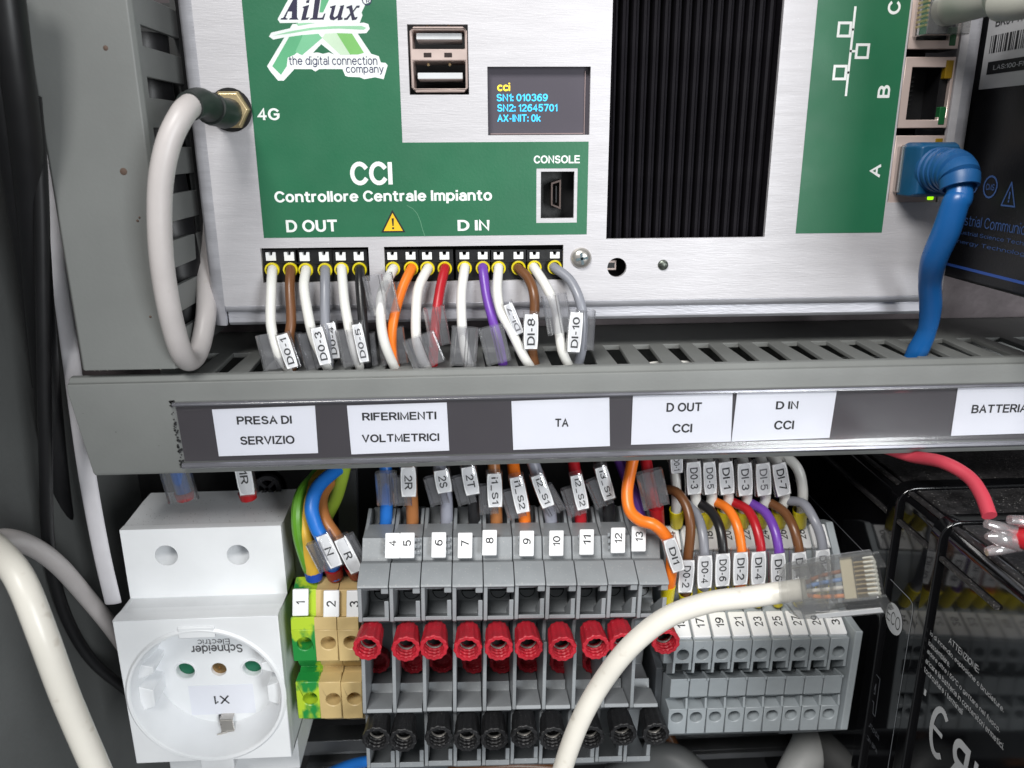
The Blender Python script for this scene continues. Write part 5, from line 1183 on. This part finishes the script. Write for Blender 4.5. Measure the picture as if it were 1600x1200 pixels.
mb = MB(); pbx(mb, 6, PLN - .6, -5.78, -5.72, -2.8, -.6); mb.build('edge_highlight', mat('plug_edge_highlight', (240, 240, 240), .15, 0), lc, org)  # white strip painted on as the bright glint of the clear edge
for i, cn in enumerate(('orange', 'white', 'blue', 'brown')):
    mb = MB(); y = -3 + i * 2; mb.tube([pf_(V((4, y * .4, 0))), pf_(V((8, y * .8, .6))), pf_(V((14, y, 1)))], .42, 8); mb.build('inner_wire', mat('dim_wire_' + cn, {'orange': (226, 150, 104), 'white': (226, 222, 214), 'blue': (120, 150, 200), 'brown': (150, 106, 82)}[cn], .4), lc, org)

# ------------------------------------------------------------------ cables on the left
cable('thick cream cable hanging closest to the camera at the lower left corner', [(-30, 838, -42), (4, 868, -50), (34, 910, -55), (66, 990, -58), (103, 1090, -58), (150, 1200, -58), (180, 1270, -58)], 2.75, CREAM, 'network_cable')
cable('greyish white cable curving down behind the left side of the white socket', [(-30, 852, -42), (10, 842, -34), (52, 855, -22), (92, 884, -10), (133, 930, 2), (175, 982, 12), (215, 1040, 20)], 2.3, GREYC, 'network_cable')
cable('flat white trunking strip running down beside the left side wall', [(60, 170, 2), (76, 300, 2), (93, 430, 2), (115, 590, 2), (136, 740, 2), (158, 860, 2), (177, 942, 2)], [1.6, 1.8, 2.1, 2.3, 2.35, 2.3, 2.3], mat('white_trunking', (206, 204, 208), .45), 'trunking_strip', 'trunking', flat=.35)
cable('thin black cable along the left side wall curving behind the white socket', [(52, 150, -22), (64, 300, -20), (68, 500, -18), (71, 700, -14), (76, 850, -8), (100, 955, 0), (142, 1030, 8), (200, 1080, 16)], 1.55, BLACKC, 'black_cable')
cable('thick black cable in the upper left corner of the cabinet', [(5, -60, -30), (22, 80, -28), (38, 200, -24), (52, 350, -16), (62, 480, -8), (75, 620, 2), (90, 760, 12), (110, 900, 26)], 3.1, BLACKC, 'black_cable')
cable('black cable hugging the frame edge at the upper left corner', [(-22, -60, -26), (-6, 80, -26), (14, 200, -22), (40, 360, -14), (56, 480, -6), (70, 600, 4)], 3.0, BLACKC, 'black_cable')

# ------------------------------------------------------------------ batteries, lower right
xb_ = PX(1429, 940, 93).x
XB = P(1429, 940, -28).x
def by(px, py): return PX(px, py, XB).y
ztopb = PX(1478, 822, XB).z; yF = -112
bo = V((XB, 0, ztopb))
def bprof(ex, rr=5.0, k=8):
    pts = [(XB - ex, -230)]
    for i in range(k + 1):
        a = math.pi - (math.pi / 2) * i / k
        pts.append((XB - ex + rr + rr * math.cos(a), ztopb + ex - rr + rr * math.sin(a)))
    pts += [(XB + 110, ztopb + ex), (XB + 110, -230)]
    return pts
bt = thing('battery', 'glossy black batteries case in the lower right corner with ECO mark and ATTENZIONE warning', 'battery', bo)
bt['label'] = 'large glossy black battery in the lower right corner with ECO mark and ATTENZIONE warning'
Y1, Y2 = by(1392, 850), by(1458, 900)
mb = MB(); mb.prism(bprof(0, 3.2), yF, 50, ax='y'); mb.build('case', GLOSSB, bt, bo, angle=.9)
for yy_, wv in ((Y1, 4.6), (Y2, 4.2)):
    mb = MB(); mb.prism(bprof(1.3, 5.0), yy_ - wv / 2, yy_ + wv / 2, ax='y'); mb.build('rim', GLOSSB, bt, bo, bevel=.5, seg=3)
# grained top covers between the rims
for ya, yb in ((50, Y1 + 2.5), (Y1 - 2.5, Y2 + 2.3), (Y2 - 2.3, yF)):
    mb = MB(); mb.box(XB + 3.4, XB + 108, yb, ya, ztopb - .4, ztopb + .5); mb.build('top_cover', GRAINB, bt, bo, bevel=.3)
    mb = MB(); mb.box(XB + 1.0, XB + 2.6, yb, ya, ztopb - .5, ztopb + .25); mb.build('top_edge_bead', GRAINB, bt, bo, bevel=.3)
# side ridge
zr = PX(1470, 870, XB).z
for ya, yb in ((44, Y1 + 2.4), (Y1 - 2.4, Y2 + 2.2), (Y2 - 2.2, by(1562, 952))):
    mb = MB(); mb.box(XB - .9, XB + .4, yb, ya, zr - .6, zr + .6); mb.build('side_ridge', GRAINB, bt, bo, bevel=.35)
# ECO label film
LABB = mat('label_film_black', (8, 8, 10), .25)
yl0 = by(1429, 940); zl0 = PX(1423, 937, XB).z; ylf = 50
sx0 = XB - .05
pts_ = [(ylf, zl0), (yl0 + 2, zl0), (yl0 + .6, zl0 - .5), (yl0, zl0 - 2), (yl0, -220), (ylf, -220)]
ribbon('label_border', [(-p[0], p[1]) for p in pts_[:5]], .22, V((XB, 0, 0)), NY, EZ, mat('silver_print', (140, 144, 150), .35), bt, bo, .08)
q = PX(1397, 967, XB)
mb = MB(); mb.add([V((XB - .1, q.y + 4.2 * math.cos(a * .196), q.z + 4.2 * math.sin(a * .196))) for a in range(32)], [tuple(range(32))]); eco = mb.build('eco_disc', GINK, bt, bo, smooth=False)
lettering('ECO', V((XB - .1, q.y, q.z)), NY, EZ, 6.6, 3.7, INK, eco, bo, bold=-.005)
SILV = mat('silver_outline', (105, 108, 114), .4)
q = PX(1366, 1083, XB)
ribbon('logo_letter', [(-2.2, -6), (-.2, 6), (1.9, 6), (2.2, -6), (.9, -6), (.6, -2.6), (-.6, -2.6), (-1.0, -6)], .25, V((XB, q.y, q.z)), NY, EZ, SILV, bt, bo, .08, True)
ribbon('logo_letter', [(-.4, 0), (.5, 0), (.4, 3.2)], .25, V((XB, q.y, q.z)), NY, EZ, SILV, bt, bo, .08, True)
q = PX(1353, 1070, XB); ribbon('logo_letter', [(3 * math.cos(a), 6 * math.sin(a)) for a in [i * .3 - 1.5 for i in range(11)]], .25, V((XB, q.y + 2, q.z)), NY, EZ, SILV, bt, bo, .08)
for j, tx in enumerate(('DISTRIBUITO DA', 'SOLUTION SPA')):
    q = PX(1366 - j * 3, 1142 + j * 21, XB); lettering(tx, V((XB, q.y + 3, q.z)), NY, EZ, 12, 1.5, SILV, bt, bo, bold=0, lift=.08)
# warning text
WT = mat('warning_print', (176, 178, 180), .5)
ln_ = [('ATTENZIONE:', 1500, 1018, 12.6, 2.0), ('rischio di incendio, esplosione o bruciature.', 1505, 1041, 37, 1.75), ('Non disassemblare.', 1468, 1018, 13, 1.6), ('Non riscaldare oltre i 50°C o gettare nel fuoco.', 1500, 1069, 37, 1.75), ('Non caricare la batteria in contenitori ermetici.', 1500, 1090, 39, 1.75), ('Non cortocircuitare i terminali', 1475, 1075, 22, 1.7)]
zt0 = PX(1480, 1000, XB).z
ystart = by(1450, 1000) - .5
q = PX(1484, 1002, XB)
lettering('ATTENZIONE:', V((XB, q.y - 5.5, PX(1484, 1000, XB).z)), NY, EZ, 11.5, 1.75, WT, bt, bo, bold=.014, lift=.08)
for j, (tx, wd) in enumerate((('io di incendio, esplosione o bruciature.', 28), ('isassemblare.', 9), ('aldare oltre i 50°C o gettare nel fuoco.', 28), ('aricare la batteria in contenitori ermetici.', 30), ('tocircuitare i terminali', 16))):
    z_ = PX(1453, 988 + j * 16.5, XB).z
    lettering(tx, V((XB, ystart - wd / 2, z_)), NY, EZ, wd, 1.5, WT, bt, bo, bold=.012, lift=.08)
# CE mark and recognised-component mark (mirrored R and U)
q = PX(1466, 1143, XB)
ribbon('approval_mark', [(3.1 * math.cos(R(a)) , 6.2 * math.sin(R(a))) for a in range(60, 301, 15)], 1.4, V((XB, q.y - .5, q.z)), NY, EZ, WT, bt, bo, .08)
ribbon('approval_mark', [(-2.6, 0), (.8, 0)], 1.2, V((XB, q.y - .5, q.z)), NY, EZ, WT, bt, bo, .12)
q = PX(1500, 1185, XB)
lettering('R', V((XB, q.y, q.z - 1.5)), EY, EZ, 6.2, 12.5, WT, bt, bo, bold=.03, lift=-.1)
lettering('U', V((XB, q.y - 7.5, q.z - 2.5)), NY, EZ, 5.2, 12.5, WT, bt, bo, bold=.03, lift=.1)
q = PX(1446, 1082, XB); sbox('small_mark', q.y + .4, q.y - .4, q.z - .8, q.z + .8, WT, bt, XB, bo, .1)

REDC = mat('red_soft_cable', (192, 62, 78), .5, 0, .04)
rp_ = [(1385, 700, -12), (1425, 713, -16), (1472, 722, -24), (1512, 744, -30), (1533, 772, -35), (1543, 806, -38)]
ps = [P(*p) for p in rp_]; ps = [V((p.x, p.y, p.z)) for p in ps]
ps[-1] = P(1546, 806, -40)
mb = MB(); mb.tube(ps, 1.6, 16, 8); o = mb.build('battery_wire', REDC, None, ps[0]); o.location = ps[0] * S; tag(o, 'soft red battery wire curving out from under the duct onto the black battery', 'wire')
fo = P(1570, 838, -58)
ft = thing('spade_connector', 'red wire end with clear insulated spade connector lying on the black battery', 'connector', fo)
mb = MB(); mb.tube([P(1586, 838, -58), P(1612, 842, -60), P(1680, 850, -64)], [2.2, 2.5, 2.6], 16); mb.build('jacket', WIREC['red'], ft, fo)
CLP = clearmat('pink_clear_plastic', (.9, .68, .68), .2, .8, .15, .25)
for (y0, y1, y2) in ((818, 822, 826), (862, 856, 846), (838, 838, 840)):
    mb = MB(); mb.tube([P(1541, y0, -59), P(1562, y1 + 2, -59), P(1590, y2 + 6, -58)], [.9, 1.2, 1.3] if y0 != 838 else [.6, 1.9, 2.2], 12); mb.build('clear_sleeve', CLP, ft, fo)
mb = MB(); mb.tube([P(1577, 812, -60), P(1600, 814, -60), P(1640, 818, -61)], [.9, 1.1, 1.1], 12); mb.build('clear_sleeve', CLP, ft, fo)
